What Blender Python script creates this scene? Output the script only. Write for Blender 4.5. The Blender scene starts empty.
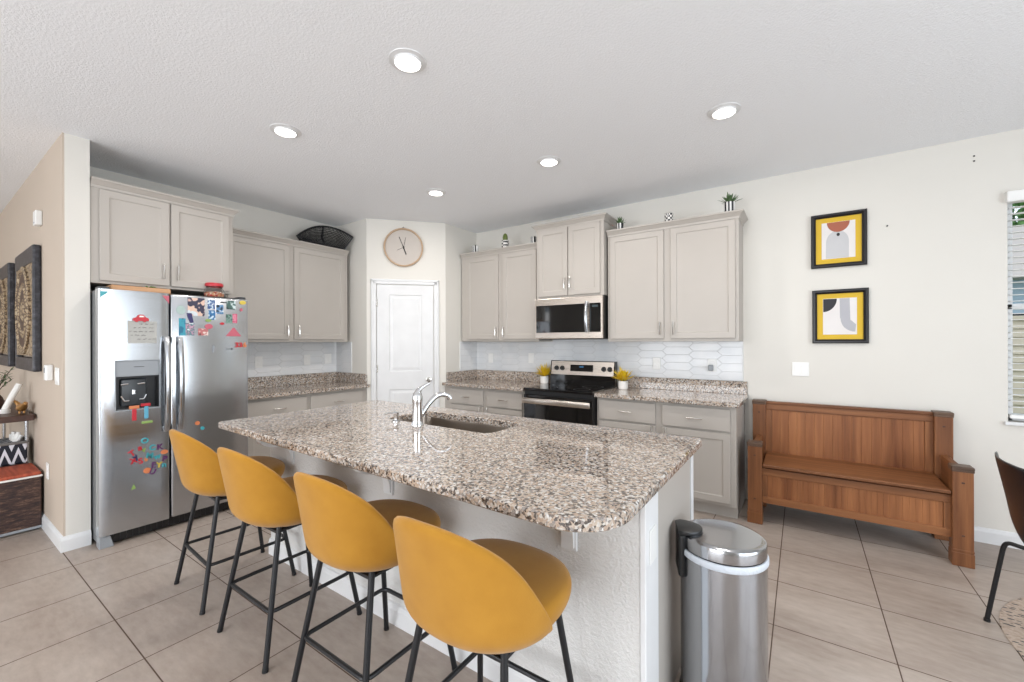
import bpy, bmesh, math, random
from math import sin, cos, pi, radians, sqrt, atan2
from mathutils import Vector, Matrix, noise
random.seed(7)
sc = bpy.context.scene
COL = sc.collection

# ------------------------------------------------------------------ camera
cam_d = bpy.data.cameras.new('camera')
cam_d.sensor_width = 36.0
cam_d.lens = 420.4 / 1024 * 36.0
cam_d.shift_y = 1.1 / 1024
cam_d.clip_start = 0.05
cam = bpy.data.objects.new('camera', cam_d)
COL.objects.link(cam)
YAW, ROLL = 0.6031, 0.0032
cam.matrix_world = (Matrix.Translation((0, 0, 1.39)) @ Matrix.Rotation(YAW, 4, 'Z')
                    @ Matrix.Rotation(pi / 2, 4, 'X') @ Matrix.Rotation(-ROLL, 4, 'Z'))
sc.camera = cam
# ------------------------------------------------------------------ view
sc.view_settings.view_transform = 'Standard'
sc.view_settings.look = 'None'
sc.view_settings.gamma = 1.0
sc.view_settings.use_curve_mapping = False
sc.view_settings.exposure = 0.0
# ------------------------------------------------------------------ sky
world = bpy.data.worlds.new('sky')
sc.world = world
world.use_nodes = True
bg = world.node_tree.nodes['Background']
bg.inputs[0].default_value = (0.80, 0.90, 1.0, 1)
bg.inputs[1].default_value = 1.6
# ------------------------------------------------------------------ daylight at the openings behind and beside the camera
def area(name, loc, rot, sx, sy, power, color):
    l = bpy.data.lights.new(name, 'AREA')
    l.shape = 'RECTANGLE'; l.size = sx; l.size_y = sy; l.energy = power; l.color = color
    o = bpy.data.objects.new(name, l); COL.objects.link(o)
    o.location = loc; o.rotation_euler = rot
    return o
area('daylight_back_opening', (-1.6, -3.62, 1.30), (radians(90), 0, 0), 4.4, 2.3, 172, (0.97, 0.98, 1.0))
area('daylight_side_opening', (3.32, 0.6, 1.30), (radians(90), 0, radians(90)), 3.6, 2.3, 112, (0.88, 0.94, 1.0))
area('daylight_hall_opening', (-7.3, -3.62, 1.30), (radians(90), 0, 0), 2.0, 2.0, 40, (1.0, 0.96, 0.92))
for lx_, ly_ in ((-1.62, 1.44), (-2.82, 1.45), (-1.617, 2.86), (-0.387, 2.857), (-2.82, 2.845)):
    l = bpy.data.lights.new('downlight_lamp', 'AREA')
    l.shape = 'DISK'; l.size = 0.12; l.energy = 10.0; l.color = (1.0, 0.95, 0.90)
    o = bpy.data.objects.new('downlight_lamp', l); COL.objects.link(o)
    o.location = (lx_, ly_, 2.783)

# ================================================================== materials
def srgb(r, g, b):
    f = lambda c: (c / 255 / 12.92) if c / 255 <= 0.04045 else ((c / 255 + 0.055) / 1.055) ** 2.4
    return (f(r), f(g), f(b), 1)
class NT:
    def __init__(s, name):
        s.m = bpy.data.materials.new(name); s.m.use_nodes = True
        s.t = s.m.node_tree; s.n = s.t.nodes; s.b = s.n['Principled BSDF']
    def add(s, typ, **kw):
        nd = s.n.new(typ)
        for k, v in kw.items(): setattr(nd, k, v)
        return nd
    def link(s, a, b): s.t.links.new(a, b)
    def coords(s, kind='Object', scale=(1, 1, 1), loc=(0, 0, 0)):
        tc = s.add('ShaderNodeTexCoord'); mp = s.add('ShaderNodeMapping')
        mp.inputs['Scale'].default_value = scale; mp.inputs['Location'].default_value = loc
        s.link(tc.outputs[kind], mp.inputs[0]); return mp.outputs[0]
    def world_co(s, scale=(1, 1, 1), loc=(0, 0, 0)):
        g = s.add('ShaderNodeNewGeometry'); mp = s.add('ShaderNodeMapping')
        mp.inputs['Scale'].default_value = scale; mp.inputs['Location'].default_value = loc
        s.link(g.outputs['Position'], mp.inputs[0]); return mp.outputs[0]
    def noise(s, co, scale, detail=3, rough=0.5):
        nz = s.add('ShaderNodeTexNoise'); nz.inputs['Scale'].default_value = scale
        nz.inputs['Detail'].default_value = detail; nz.inputs['Roughness'].default_value = rough
        s.link(co, nz.inputs['Vector']); return nz.outputs['Fac']
    def ramp(s, fac, stops, interp='LINEAR'):
        r = s.add('ShaderNodeValToRGB'); r.color_ramp.interpolation = interp
        e = r.color_ramp.elements
        while len(e) < len(stops): e.new(0.5)
        for el, (p, c) in zip(e, stops): el.position = p; el.color = c
        s.link(fac, r.inputs[0]); return r.outputs[0]
    def bump(s, h, strength=0.3, dist=0.01):
        b = s.add('ShaderNodeBump'); b.inputs['Strength'].default_value = strength
        b.inputs['Distance'].default_value = dist
        s.link(h, b.inputs['Height']); s.link(b.outputs[0], s.b.inputs['Normal'])
    def mix(s, fac, a, b, mode='MIX'):
        m = s.add('ShaderNodeMix', data_type='RGBA', blend_type=mode)
        for sock, v in ((m.inputs[0], fac), (m.inputs[6], a), (m.inputs[7], b)):
            if hasattr(v, 'links') or isinstance(v, bpy.types.NodeSocket): s.link(v, sock)
            else: sock.default_value = v
        return m.outputs[2]
    def set(s, **kw):
        mp = dict(color='Base Color', rough='Roughness', metal='Metallic', coat='Coat Weight', spec='Specular IOR Level',
                  trans='Transmission Weight', sheen='Sheen Weight', emit='Emission Color', estr='Emission Strength', ior='IOR',
                  aniso='Anisotropic', alpha='Alpha')
        for k, v in kw.items():
            i = s.b.inputs[mp[k]]
            if isinstance(v, bpy.types.NodeSocket): s.link(v, i)
            else: i.default_value = v
        return s
def plain(name, rgb, rough=0.5, metal=0.0, nb=0.0, ns=200, **kw):
    t = NT(name)
    co = t.coords()
    f = t.noise(co, 6, 2)
    c = srgb(*rgb)
    d = tuple(x * 0.94 for x in c[:3]) + (1,)
    t.set(color=t.ramp(f, [(0.3, d), (0.7, c)]), rough=rough, metal=metal, **kw)
    if nb: t.bump(t.noise(co, ns, 3), nb, 0.002)
    return t.m

def wallpaint(name, rgb):
    t = NT(name); co = t.world_co()
    c = srgb(*rgb); d = tuple(x * 0.97 for x in c[:3]) + (1,)
    t.set(color=t.ramp(t.noise(co, 1.2, 2), [(0.3, d), (0.7, c)]), rough=0.62, spec=0.3)
    t.bump(t.noise(co, 90, 3), 0.12, 0.003)
    return t.m
M = {}
M['wall'] = wallpaint('cream_wall_paint', (221, 218, 211))
M['hallwall'] = wallpaint('tan_wall_paint', (196, 182, 167))
M['trim'] = plain('white_trim_paint', (226, 227, 228), 0.35)
t = NT('textured_ceiling'); co = t.world_co()
t.set(color=srgb(241, 243, 246), rough=0.8, spec=0.2)
h = t.ramp(t.noise(co, 80, 4, 0.6), [(0.38, (0, 0, 0, 1)), (0.66, (1, 1, 1, 1))])
t.bump(h, 0.26, 0.006); M['ceiling'] = t.m
t = NT('knee_wall_texture'); co = t.world_co()
t.set(color=srgb(216, 215, 213), rough=0.7, spec=0.3)
t.bump(t.ramp(t.noise(co, 70, 4, 0.6), [(0.4, (0, 0, 0, 1)), (0.65, (1, 1, 1, 1))]), 0.45, 0.006); M['knee'] = t.m
# floor
t = NT('floor_tile')
P = 0.4544
co = t.world_co(loc=(3.7525 + 20 * P, -0.6053 + 20 * P, 0))
br = t.add('ShaderNodeTexBrick'); br.offset = 0; br.squash = 1
br.inputs['Scale'].default_value = 1; br.inputs['Mortar Size'].default_value = 0.0027
br.inputs['Mortar Smooth'].default_value = 0.1; br.inputs['Bias'].default_value = 0
br.inputs['Brick Width'].default_value = P; br.inputs['Row Height'].default_value = P
br.inputs['Color1'].default_value = (0.42, 0.42, 0.42, 1); br.inputs['Color2'].default_value = (0.58, 0.58, 0.58, 1)
t.link(co, br.inputs['Vector'])
wc = t.world_co(scale=(0.8, 2.2, 1)); n1 = t.noise(wc, 1.6, 6, 0.6); n2 = t.noise(t.world_co(scale=(3, 8, 1)), 4, 4, 0.6)
cA = t.ramp(n1, [(0.3, srgb(154, 139, 128)), (0.52, srgb(177, 164, 153)), (0.72, srgb(192, 181, 171))])
cB = t.mix(0.35, cA, t.ramp(n2, [(0.3, srgb(136, 122, 113)), (0.7, srgb(182, 170, 161))]))
cC = t.mix(0.12, cB, br.outputs['Color'], 'OVERLAY')
fin = t.mix(br.outputs['Fac'], cC, srgb(88, 70, 58))
t.set(color=fin, rough=t.ramp(br.outputs['Fac'], [(0, (0.36,) * 3 + (1,)), (1, (0.9,) * 3 + (1,))]), spec=0.5)
inv = t.add('ShaderNodeMath', operation='SUBTRACT'); inv.inputs[0].default_value = 1; t.link(br.outputs['Fac'], inv.inputs[1])
t.bump(inv.outputs[0], 0.5, 0.003); M['floor'] = t.m
# granite
t = NT('speckled_granite'); co = t.world_co()
ds = t.add('ShaderNodeTexNoise'); ds.inputs['Scale'].default_value = 60; t.link(co, ds.inputs['Vector'])
vm = t.add('ShaderNodeVectorMath', operation='MULTIPLY_ADD'); vm.inputs[1].default_value = (0.012,) * 3
t.link(ds.outputs['Color'], vm.inputs[0]); t.link(co, vm.inputs[2])
v1 = t.add('ShaderNodeTexVoronoi'); v1.inputs['Scale'].default_value = 128; t.link(vm.outputs[0], v1.inputs['Vector'])
sep = t.add('ShaderNodeSeparateColor'); t.link(v1.outputs['Color'], sep.inputs[0])
cg = t.ramp(sep.outputs[0], [(0.0, srgb(202, 197, 190)), (0.18, srgb(184, 168, 152)), (0.40, srgb(172, 150, 131)), (0.56, srgb(140, 134, 130)), (0.68, srgb(86, 76, 70)), (0.80, srgb(24, 21, 22)), (0.94, srgb(222, 222, 220))], 'CONSTANT')
v2 = t.add('ShaderNodeTexVoronoi'); v2.inputs['Scale'].default_value = 290; t.link(co, v2.inputs['Vector'])
sep2 = t.add('ShaderNodeSeparateColor'); t.link(v2.outputs['Color'], sep2.inputs[0])
cg2 = t.ramp(sep2.outputs[1], [(0.0, srgb(190, 178, 168)), (0.5, srgb(138, 124, 114)), (0.8, srgb(52, 45, 42))], 'CONSTANT')
t.set(color=t.mix(0.2, cg, cg2), rough=0.05, spec=0.75); M['granite'] = t.m
# cabinet paint
def paint(name, rgb):
    t = NT(name); c = srgb(*rgb)
    t.set(color=t.ramp(t.noise(t.coords(), 3, 2), [(0.3, tuple(x * .97 for x in c[:3]) + (1,)), (0.7, c)]), rough=0.42, spec=0.4)
    return t.m
M['cab'] = paint('grey_cabinet_paint', (180, 174, 167))
M['nickel'] = plain('brushed_nickel', (226, 224, 220), 0.2, 1.0)
M['chrome'] = plain('polished_chrome', (225, 226, 228), 0.06, 1.0)
def steel(name, rgb, axis, rough=0.24, strength=0.05):
    t = NT(name); sx = [160, 160, 160]; sx[axis] = 1.5
    co = t.coords(scale=tuple(sx)); n = t.noise(co, 1, 4, 0.6)
    c = srgb(*rgb)
    t.set(color=t.ramp(n, [(0.2, tuple(x * .96 for x in c[:3]) + (1,)), (0.8, c)]), metal=1.0,
          rough=t.ramp(n, [(0.2, (rough * .8,) * 3 + (1,)), (0.8, (rough * 1.3,) * 3 + (1,))]))
    if strength: t.bump(n, strength, 0.001)
    return t.m
M['steel_h'] = steel('brushed_steel', (190, 193, 197), 0, 0.185, .0)
M['steel_warm'] = steel('warm_brushed_steel', (214, 204, 194), 0, 0.28)
M['steel_v'] = steel('brushed_steel_can', (188, 192, 198), 2, 0.14, .02)
M['sink_steel'] = steel('sink_steel', (150, 140, 130), 0, 0.3)
M['steel_lid'] = steel('steel_lid', (180, 182, 186), 0, 0.16, .015)
M['fridge_side'] = plain('grey_fridge_side', (120, 122, 124), 0.4, 0.3)
M['blackglass'] = plain('black_glass', (8, 8, 10), 0.05, 0, spec=0.6)
M['blackplastic'] = plain('black_plastic', (22, 23, 25), 0.35)
M['greyplastic'] = plain('grey_plastic', (150, 155, 160), 0.35)
M['darkplastic'] = plain('dark_grey_plastic', (58, 62, 66), 0.3)
M['whiteplastic'] = plain('white_plastic', (238, 238, 236), 0.3)
M['black_metal'] = plain('matte_black_metal', (30, 31, 34), 0.42, 0.2)
M['ceramic'] = plain('white_ceramic', (240, 238, 234), 0.18)
M['grout'] = plain('tile_grout', (208, 209, 210), 0.8)
t = NT('white_glazed_tile'); t.set(color=t.ramp(t.noise(t.world_co(), 5, 2), [(0.3, srgb(216, 219, 222)), (0.7, srgb(228, 229, 230))]), rough=0.15, spec=0.5); M['tile'] = t.m
# stool velvet
t = NT('mustard_velvet'); co = t.coords()
t.set(color=t.mix(t.noise(co, 14, 4), srgb(164, 114, 32), srgb(182, 132, 44)), rough=0.8, sheen=0.2, spec=0.2)
t.bump(t.noise(co, 420, 2), 0.25, 0.0015); M['velvet'] = t.m
# wood
def wood(name, dark, mid, light, grain):
    t = NT(name); sx = [26, 26, 26]; sx[grain] = 1.3
    co = t.coords(scale=tuple(sx)); n = t.noise(co, 1.0, 5, 0.65)
    wv = t.noise(t.coords(scale=tuple(x * .33 for x in sx)), 1.0, 3, 0.5)
    c1 = t.ramp(n, [(0.28, srgb(*dark)), (0.5, srgb(*mid)), (0.75, srgb(*light))])
    c2 = t.ramp(wv, [(0.3, srgb(*dark)), (0.6, srgb(*light))])
    t.set(color=t.mix(0.45, c1, c2), rough=0.42, spec=0.4); t.bump(n, 0.12, 0.002)
    return t.m
pine = ((72, 38, 20), (126, 78, 46), (160, 108, 68))
for i, a in enumerate('xyz'): M['pine_' + a] = wood('aged_pine_' + a, *pine, i)
M['pine_board'] = wood('striped_pine_board', (92, 48, 22), (138, 84, 48), (178, 120, 76), 2)
M['worn_cap'] = wood('worn_pine_cap', (58, 42, 34), (92, 70, 56), (120, 96, 78), 0)
darkw = ((38, 24, 20), (66, 42, 34), (92, 62, 50))
M['darkwood'] = wood('dark_walnut', *darkw, 0)
M['cardboard'] = wood('tan_board', (168, 122, 84), (190, 144, 104), (204, 160, 120), 1)
def emis(name, rgb, s, base=(240, 240, 240)):
    t = NT(name); t.set(color=srgb(*base), emit=srgb(*rgb), estr=s); return t.m
M['lamp'] = emis('lit_diffuser', (255, 248, 236), 6.0)
M['display'] = emis('range_display', (60, 130, 180), .5, (10, 20, 30))

# ================================================================== mesh helpers
class MB:
    def __init__(s): s.bm = bmesh.new()
    def _merge(s, b2, mat=None):
        if mat is not None: bmesh.ops.transform(b2, matrix=mat, verts=b2.verts)
        me = bpy.data.meshes.new('tmp'); b2.to_mesh(me); b2.free(); s.bm.from_mesh(me); bpy.data.meshes.remove(me)
    def box(s, x0, x1, y0, y1, z0, z1, bev=0.0, seg=2, mat=None):
        b = bmesh.new(); bmesh.ops.create_cube(b, size=1)
        sx, sy, sz = abs(x1 - x0), abs(y1 - y0), abs(z1 - z0)
        bmesh.ops.scale(b, vec=(sx, sy, sz), verts=b.verts)
        if bev > 0:
            bmesh.ops.bevel(b, geom=b.edges[:], offset=min(bev, sx * .45, sy * .45, sz * .45), segments=seg, profile=0.5, affect='EDGES')
        bmesh.ops.translate(b, vec=((x0 + x1) / 2, (y0 + y1) / 2, (z0 + z1) / 2), verts=b.verts)
        s._merge(b, mat); return s
    def quad(s, pts):
        vs = [s.bm.verts.new(p) for p in pts]; s.bm.faces.new(vs); return s
    def tube(s, pts, r, seg=10, cap=True, closed=False):
        pts = [Vector(p) for p in pts]; n = len(pts); rings = []
        up = None
        for i, p in enumerate(pts):
            if closed: d = (pts[(i + 1) % n] - pts[i - 1])
            else: d = pts[min(i + 1, n - 1)] - pts[max(i - 1, 0)]
            d.normalize()
            if up is None:
                up = Vector((0, 0, 1)) if abs(d.z) < 0.9 else Vector((1, 0, 0))
            a = d.cross(up)
            if a.length < 1e-5: a = d.cross(Vector((0, 1, 0)))
            a.normalize(); b = a.cross(d).normalized(); up = b
            rr = r[i] if isinstance(r, (list, tuple)) else r
            rings.append([s.bm.verts.new(p + (a * cos(2 * pi * k / seg) + b * sin(2 * pi * k / seg)) * rr) for k in range(seg)])
        m = n if closed else n - 1
        for i in range(m):
            A, B = rings[i], rings[(i + 1) % n]
            for k in range(seg): s.bm.faces.new((A[k], A[(k + 1) % seg], B[(k + 1) % seg], B[k]))
        if cap and not closed:
            s.bm.faces.new(rings[0][::-1]); s.bm.faces.new(rings[-1])
        return s
    def lathe(s, prof, seg=32, c=(0, 0, 0), mat=None):
        b = bmesh.new(); rings = []
        for r, z in prof:
            if r < 1e-6: rings.append([b.verts.new((0, 0, z))])
            else: rings.append([b.verts.new((r * cos(2 * pi * k / seg), r * sin(2 * pi * k / seg), z)) for k in range(seg)])
        for A, B in zip(rings, rings[1:]):
            for k in range(seg):
                k2 = (k + 1) % seg
                if len(A) == 1 and len(B) == 1: continue
                if len(A) == 1: b.faces.new((A[0], B[k2], B[k]))
                elif len(B) == 1: b.faces.new((A[k], A[k2], B[0]))
                else: b.faces.new((A[k], A[k2], B[k2], B[k]))
        mt = Matrix.Translation(c)
        if mat is not None: mt = mt @ mat
        s._merge(b, mt); return s
    def prism(s, poly, a0, a1, axis='z', bev=0):
        b = bmesh.new()
        f = {'z': lambda p, a: (p[0], p[1], a), 'y': lambda p, a: (p[0], a, p[1]), 'x': lambda p, a: (a, p[0], p[1])}[axis]
        A = [b.verts.new(f(p, a0)) for p in poly]; B = [b.verts.new(f(p, a1)) for p in poly]
        n = len(poly)
        b.faces.new(A[::-1]); b.faces.new(B)
        for i in range(n): b.faces.new((A[i], A[(i + 1) % n], B[(i + 1) % n], B[i]))
        bmesh.ops.recalc_face_normals(b, faces=b.faces)
        if bev: bmesh.ops.bevel(b, geom=b.edges[:], offset=bev, segments=2, profile=0.5, affect='EDGES')
        s._merge(b); return s
    def panel(s, x0, x1, z0, z1, yf, t=0.02, rail=0.050, inset=0.008, raised=False):
        """shaker style door, face towards -y"""
        def loop(ix, iz, y): return [s.bm.verts.new(p) for p in ((x0 + ix, y, z0 + iz), (x1 - ix, y, z0 + iz), (x1 - ix, y, z1 - iz), (x0 + ix, y, z1 - iz))]
        L = [loop(0, 0, yf + t), loop(0, 0, yf + .0025), loop(.0025, .0025, yf), loop(rail, rail, yf), loop(rail + .004, rail + .004, yf + inset * .8), loop(rail + .012, rail + .012, yf + inset)]
        if raised: L += [loop(rail + .035, rail + .035, yf + inset), loop(rail + .055, rail + .055, yf + .001)]
        for A, B in zip(L, L[1:]):
            for k in range(4): s.bm.faces.new((A[k], A[(k + 1) % 4], B[(k + 1) % 4], B[k]))
        s.bm.faces.new(L[-1]); s.bm.faces.new(L[0][::-1]); return s
    def build(s, name, mat, parent=None, smooth=False, sub=0, solid=0.0, fix=True):
        me = bpy.data.meshes.new(name)
        if fix: bmesh.ops.recalc_face_normals(s.bm, faces=s.bm.faces)
        if smooth:
            for f in s.bm.faces: f.smooth = True
            if smooth != 'all':
                for e in s.bm.edges:
                    if len(e.link_faces) == 2 and e.calc_face_angle(0) > radians(40): e.smooth = False
        s.bm.to_mesh(me); s.bm.free()
        for m in (mat if isinstance(mat, list) else [mat]): me.materials.append(m)
        o = bpy.data.objects.new(name, me); COL.objects.link(o)
        if parent: o.parent = parent
        if solid:
            md = o.modifiers.new('thick', 'SOLIDIFY'); md.thickness = solid; md.offset = 0
        if sub:
            md = o.modifiers.new('round', 'SUBSURF'); md.levels = sub; md.render_levels = sub
        return o
def tag(o, label=None, cat=None, group=None, kind=None):
    if label: o['label'] = label
    if cat: o['category'] = cat
    if group: o['group'] = group
    if kind: o['kind'] = kind
    return o
def thing(name, label, cat, loc=(0, 0, 0), rz=0.0, group=None):
    o = bpy.data.objects.new(name, None); COL.objects.link(o); o.empty_display_size = 0.1
    o.location = loc; o.rotation_euler = (0, 0, rz)
    return tag(o, label, cat, group)
def struct(name, mb, mat, **k):
    return tag(mb.build(name, mat, **k), kind='structure')
def copy_tree(o, parent=None):
    c = o.copy(); COL.objects.link(c)
    if parent: c.parent = parent
    for ch in list(o.children): copy_tree(ch, c)
    return c
def arc(n, f): return [f(i / (n - 1)) for i in range(n)]

# ================================================================== room shell
YW, XF, ZC, YH = 4.23, -4.66, 2.80, 0.61      # range wall, fridge wall, ceiling, hall wall
XR, YB, XL = 3.20, -3.50, -9.0
struct('floor', MB().box(XL - .1, XR + .1, YB - .1, YW + .12, -0.1, 0), M['floor'])
struct('ceiling', MB().box(XL - .1, XR + .1, YB - .1, YW + .12, ZC, ZC + 0.1), M['ceiling'])
# range wall with the window opening
WX0, WX1, WZ0, WZ1 = 1.145, 2.05, 0.845, 2.385
m = MB(); m.box(XF - .12, WX0, YW, YW + .12, 0, ZC); m.box(WX1, XR + .1, YW, YW + .12, 0, ZC)
m.box(WX0, WX1, YW, YW + .12, 0, WZ0); m.box(WX0, WX1, YW, YW + .12, WZ1, ZC)
struct('wall_back', m, M['wall'])
struct('wall_fridge', MB().box(XF - .12, XF, 0.74, YW, 0, ZC), M['wall'])
# pantry: return walls and the diagonal
P0, P1 = Vector((-4.07, 3.00, 0)), Vector((-3.47, 3.655, 0))
struct('wall_pantry', MB().prism([(XF, P0.y), (P0.x, P0.y), (P1.x, P1.y), (-3.47, YW), (XF, YW)], 0, ZC), M['wall'])
# hall wall with its squared end
m = MB(); m.box(XL, -4.06, YH, YH + 0.01, 0, ZC)
struct('wall_hall', m, M['hallwall'])
struct('wall_pillar', MB().box(XL, -4.06 + .0005, YH + .01, 0.742, 0, ZC), M['wall'])
struct('wall_hall_far', MB().box(XL - .1, XL, YB, YH, 0, ZC), M['hallwall'])
def wall_open(name, fixed, a0, a1, o0, o1, z0, z1, axis, mat, others=()):
    m = MB(); t0, t1 = fixed
    ops = sorted([(o0, o1)] + list(others)); cur = a0
    def bx(p, q, r, s_):
        if axis == 'x': m.box(p, q, t0, t1, r, s_)
        else: m.box(t0, t1, p, q, r, s_)
    for p, q in ops:
        bx(cur, p, 0, ZC); bx(p, q, z1, ZC)
        if z0 > 0: bx(p, q, 0, z0)
        cur = q
    bx(cur, a1, 0, ZC)
    return struct(name, m, mat)
wall_open('wall_rear', (YB - .1, YB), XL, XR, -3.8, 0.6, 0.15, 2.45, 'x', M['wall'], others=[(-8.3, -6.3)])
wall_open('wall_side', (XR, XR + .1), YB, YW, -1.2, 2.4, 0.15, 2.45, 'y', M['wall'])
# mullions of the openings behind the camera
m = MB()
for x in (-3.8, -2.33, -0.87, 0.6): m.box(x - .03, x + .03, YB - .08, YB - .02, .15, 2.45)
m.box(-3.8, .6, YB - .08, YB - .02, .15, .2); m.box(-3.8, .6, YB - .08, YB - .02, 2.4, 2.45)
struct('window_2', m, M['trim'])
m = MB()
for y in (-1.2, 0.0, 1.2, 2.4): m.box(XR + .02, XR + .08, y - .03, y + .03, .15, 2.45)
m.box(XR + .02, XR + .08, -1.2, 2.4, .15, .2); m.box(XR + .02, XR + .08, -1.2, 2.4, 2.4, 2.45)
struct('window_3', m, M['trim'])
# baseboards
def base_run(name, pts, nrm):
    m = MB(); (x0, y0), (x1, y1) = pts; nx, ny = nrm
    d = Vector((x1 - x0, y1 - y0)); L = d.length; a = atan2(d.y, d.x)
    prof = [(0, 0), (-.014, 0), (-.014, .075), (-.010, .088), (-.006, .098), (0, .102)]
    mt = Matrix.Translation((x0, y0, 0)) @ Matrix.Rotation(a, 4, 'Z')
    b = bmesh.new()
    A = [b.verts.new((0, p[0], p[1])) for p in prof]; B = [b.verts.new((L, p[0], p[1])) for p in prof]
    b.faces.new(A); b.faces.new(B[::-1])
    for i in range(len(prof)): b.faces.new((A[i], B[i], B[(i + 1) % 6], A[(i + 1) % 6]))
    m._merge(b, mt)
    return struct(name, m, M['trim'])
base_run('baseboard_back', ((-0.39, YW), (XR, YW)), (0, -1))
base_run('baseboard_hall', ((XL, YH), (-4.06, YH)), (0, -1))
base_run('baseboard_pillar', ((-4.06, YH - .014), (-4.06, 0.742)), (1, 0))
ANG = atan2(P1.y - P0.y, P1.x - P0.x)
DU = (P1 - P0).normalized()
base_run('baseboard_pantry', ((P0 + DU * .80).xy, (P1).xy), (0, 0))
# ------------------------------------------------------------------ pantry door (local x along the diagonal wall)
def on_wall(name, kind='structure'):
    o = bpy.data.objects.new(name, None); COL.objects.link(o); o.location = P0; o.rotation_euler = (0, 0, ANG)
    return o
pd = tag(on_wall('door_1'), kind='structure')
m = MB(); w0, w1, zt = 0.112, 0.745, 2.055
def casing(m, x0, x1, z0, z1, vert):
    m.box(x0, x1, -.018, -.0005, z0, z1, .004)
casing(m, .045, .105, 0, 2.115, 1); casing(m, .752, .812, 0, 2.115, 1); casing(m, .045, .812, 2.06, 2.118, 0)
m.box(.052, .07, -.026, -.016, 0, 2.112, .004); m.box(.787, .805, -.026, -.016, 0, 2.112, .004); m.box(.052, .805, -.026, -.016, 2.094, 2.112, .004)
m.build('door_casing', M['trim'], pd)
m = MB()
b0 = [(.112, .745, .012, 2.052)]
# slab with two moulded panels
def slab(m, x0, x1, z0, z1, yf, holes):
    xs = [x0, holes[0][0], holes[0][1], x1]
    zs = [z0, holes[0][2], holes[0][3], holes[1][2], holes[1][3], z1]
    for i in range(3):
        for j in range(5):
            if i == 1 and j in (1, 3): continue
            m.quad([(xs[i], yf, zs[j]), (xs[i + 1], yf, zs[j]), (xs[i + 1], yf, zs[j + 1]), (xs[i], yf, zs[j + 1])])
    for hx0, hx1, hz0, hz1 in holes:
        def lp(i, y): return [m.bm.verts.new(p) for p in ((hx0 + i, y, hz0 + i), (hx1 - i, y, hz0 + i), (hx1 - i, y, hz1 - i), (hx0 + i, y, hz1 - i))]
        L = [lp(0, yf), lp(.008, yf + .008), lp(.022, yf + .008), lp(.045, yf + .0015)]
        for A, B in zip(L, L[1:]):
            for k in range(4): m.bm.faces.new((A[k], A[(k + 1) % 4], B[(k + 1) % 4], B[k]))
        m.bm.faces.new(L[-1])
slab(m, .112, .745, .012, 2.052, -.012, [(.245, .615, .20, .85), (.245, .615, 1.055, 1.94)])
bmesh.ops.remove_doubles(m.bm, verts=m.bm.verts, dist=1e-5)
m.build('door_panel', M['trim'], pd)
for z in (.25, 1.09, 1.845):
    hm = MB(); hm.tube([(.109, -.022, z - .045), (.109, -.022, z + .045)], .007, 8); hm.box(.1, .122, -.0145, -.0125, z - .045, z + .045)
    hm.build('hinge', M['nickel'], pd)
hm = MB(); kr = Matrix.Rotation(pi / 2, 4, 'X')
hm.lathe([(0, 0), (.032, 0), (.032, .006), (.012, .010), (.012, .03), (.026, .04), (.03, .052), (.024, .064), (0, .067)], 20, (.69, -.012, .955), kr)
hm.build('door_knob', M['nickel'], pd, smooth=True)
# ------------------------------------------------------------------ window with blind
win = tag(bpy.data.objects.new('window_1', None), kind='structure'); COL.objects.link(win)
m = MB(); fy0, fy1 = YW + .06, YW + .11
m.box(WX0, WX0 + .04, fy0, fy1, WZ0, WZ1, .004); m.box(WX1 - .04, WX1, fy0, fy1, WZ0, WZ1, .004)
m.box(WX0, WX1, fy0, fy1, WZ0, WZ0 + .045, .004); m.box(WX0, WX1, fy0, fy1, WZ1 - .04, WZ1, .004); m.box(WX0, WX1, fy0, fy1, 1.60, 1.64, .004)
m.build('window_frame', M['trim'], win)
MB().box(WX0 - .02, WX1 + .02, YW - .03, YW + .06, WZ0 - .022, WZ0, .004).build('window_sill', M['trim'], win)
t = NT('window_glass'); t.set(color=(1, 1, 1, 1), rough=0.0, trans=1.0, ior=1.05, spec=0.3); M['glass'] = t.m
MB().box(WX0 + .03, WX1 - .03, YW + .083, YW + .087, WZ0 + .03, WZ1 - .03).build('window_pane', M['glass'], win)
bl = thing('window_blind', 'white horizontal blind with open slats in the window on the right', 'blind', (0, 0, 0))
bl.location = (WX0, YW, WZ1)
m = MB(); m.box(-.012, WX1 - WX0 + .012, -.045, .03, -.07, -.0, .004); m.build('headrail', M['whiteplastic'], bl)
m = MB(); zz = -.10
while zz > -(WZ1 - WZ0) + .06:
    m.box(.015, WX1 - WX0 - .015, .005, .05, zz - .0014, zz + .0014); zz -= .042
m.build('slats', M['whiteplastic'], bl)
MB().box(.012, WX1 - WX0 - .012, .005, .05, -(WZ1 - WZ0) + .02, -(WZ1 - WZ0) + .045, .003).build('bottom_rail', M['whiteplastic'], bl)
m = MB()
for x in (.12, .5, .78): m.tube([(x, .004, -.07), (x, .004, -(WZ1 - WZ0) + .03)], .001, 5)
m.build('cords', M['whiteplastic'], bl)
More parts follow.
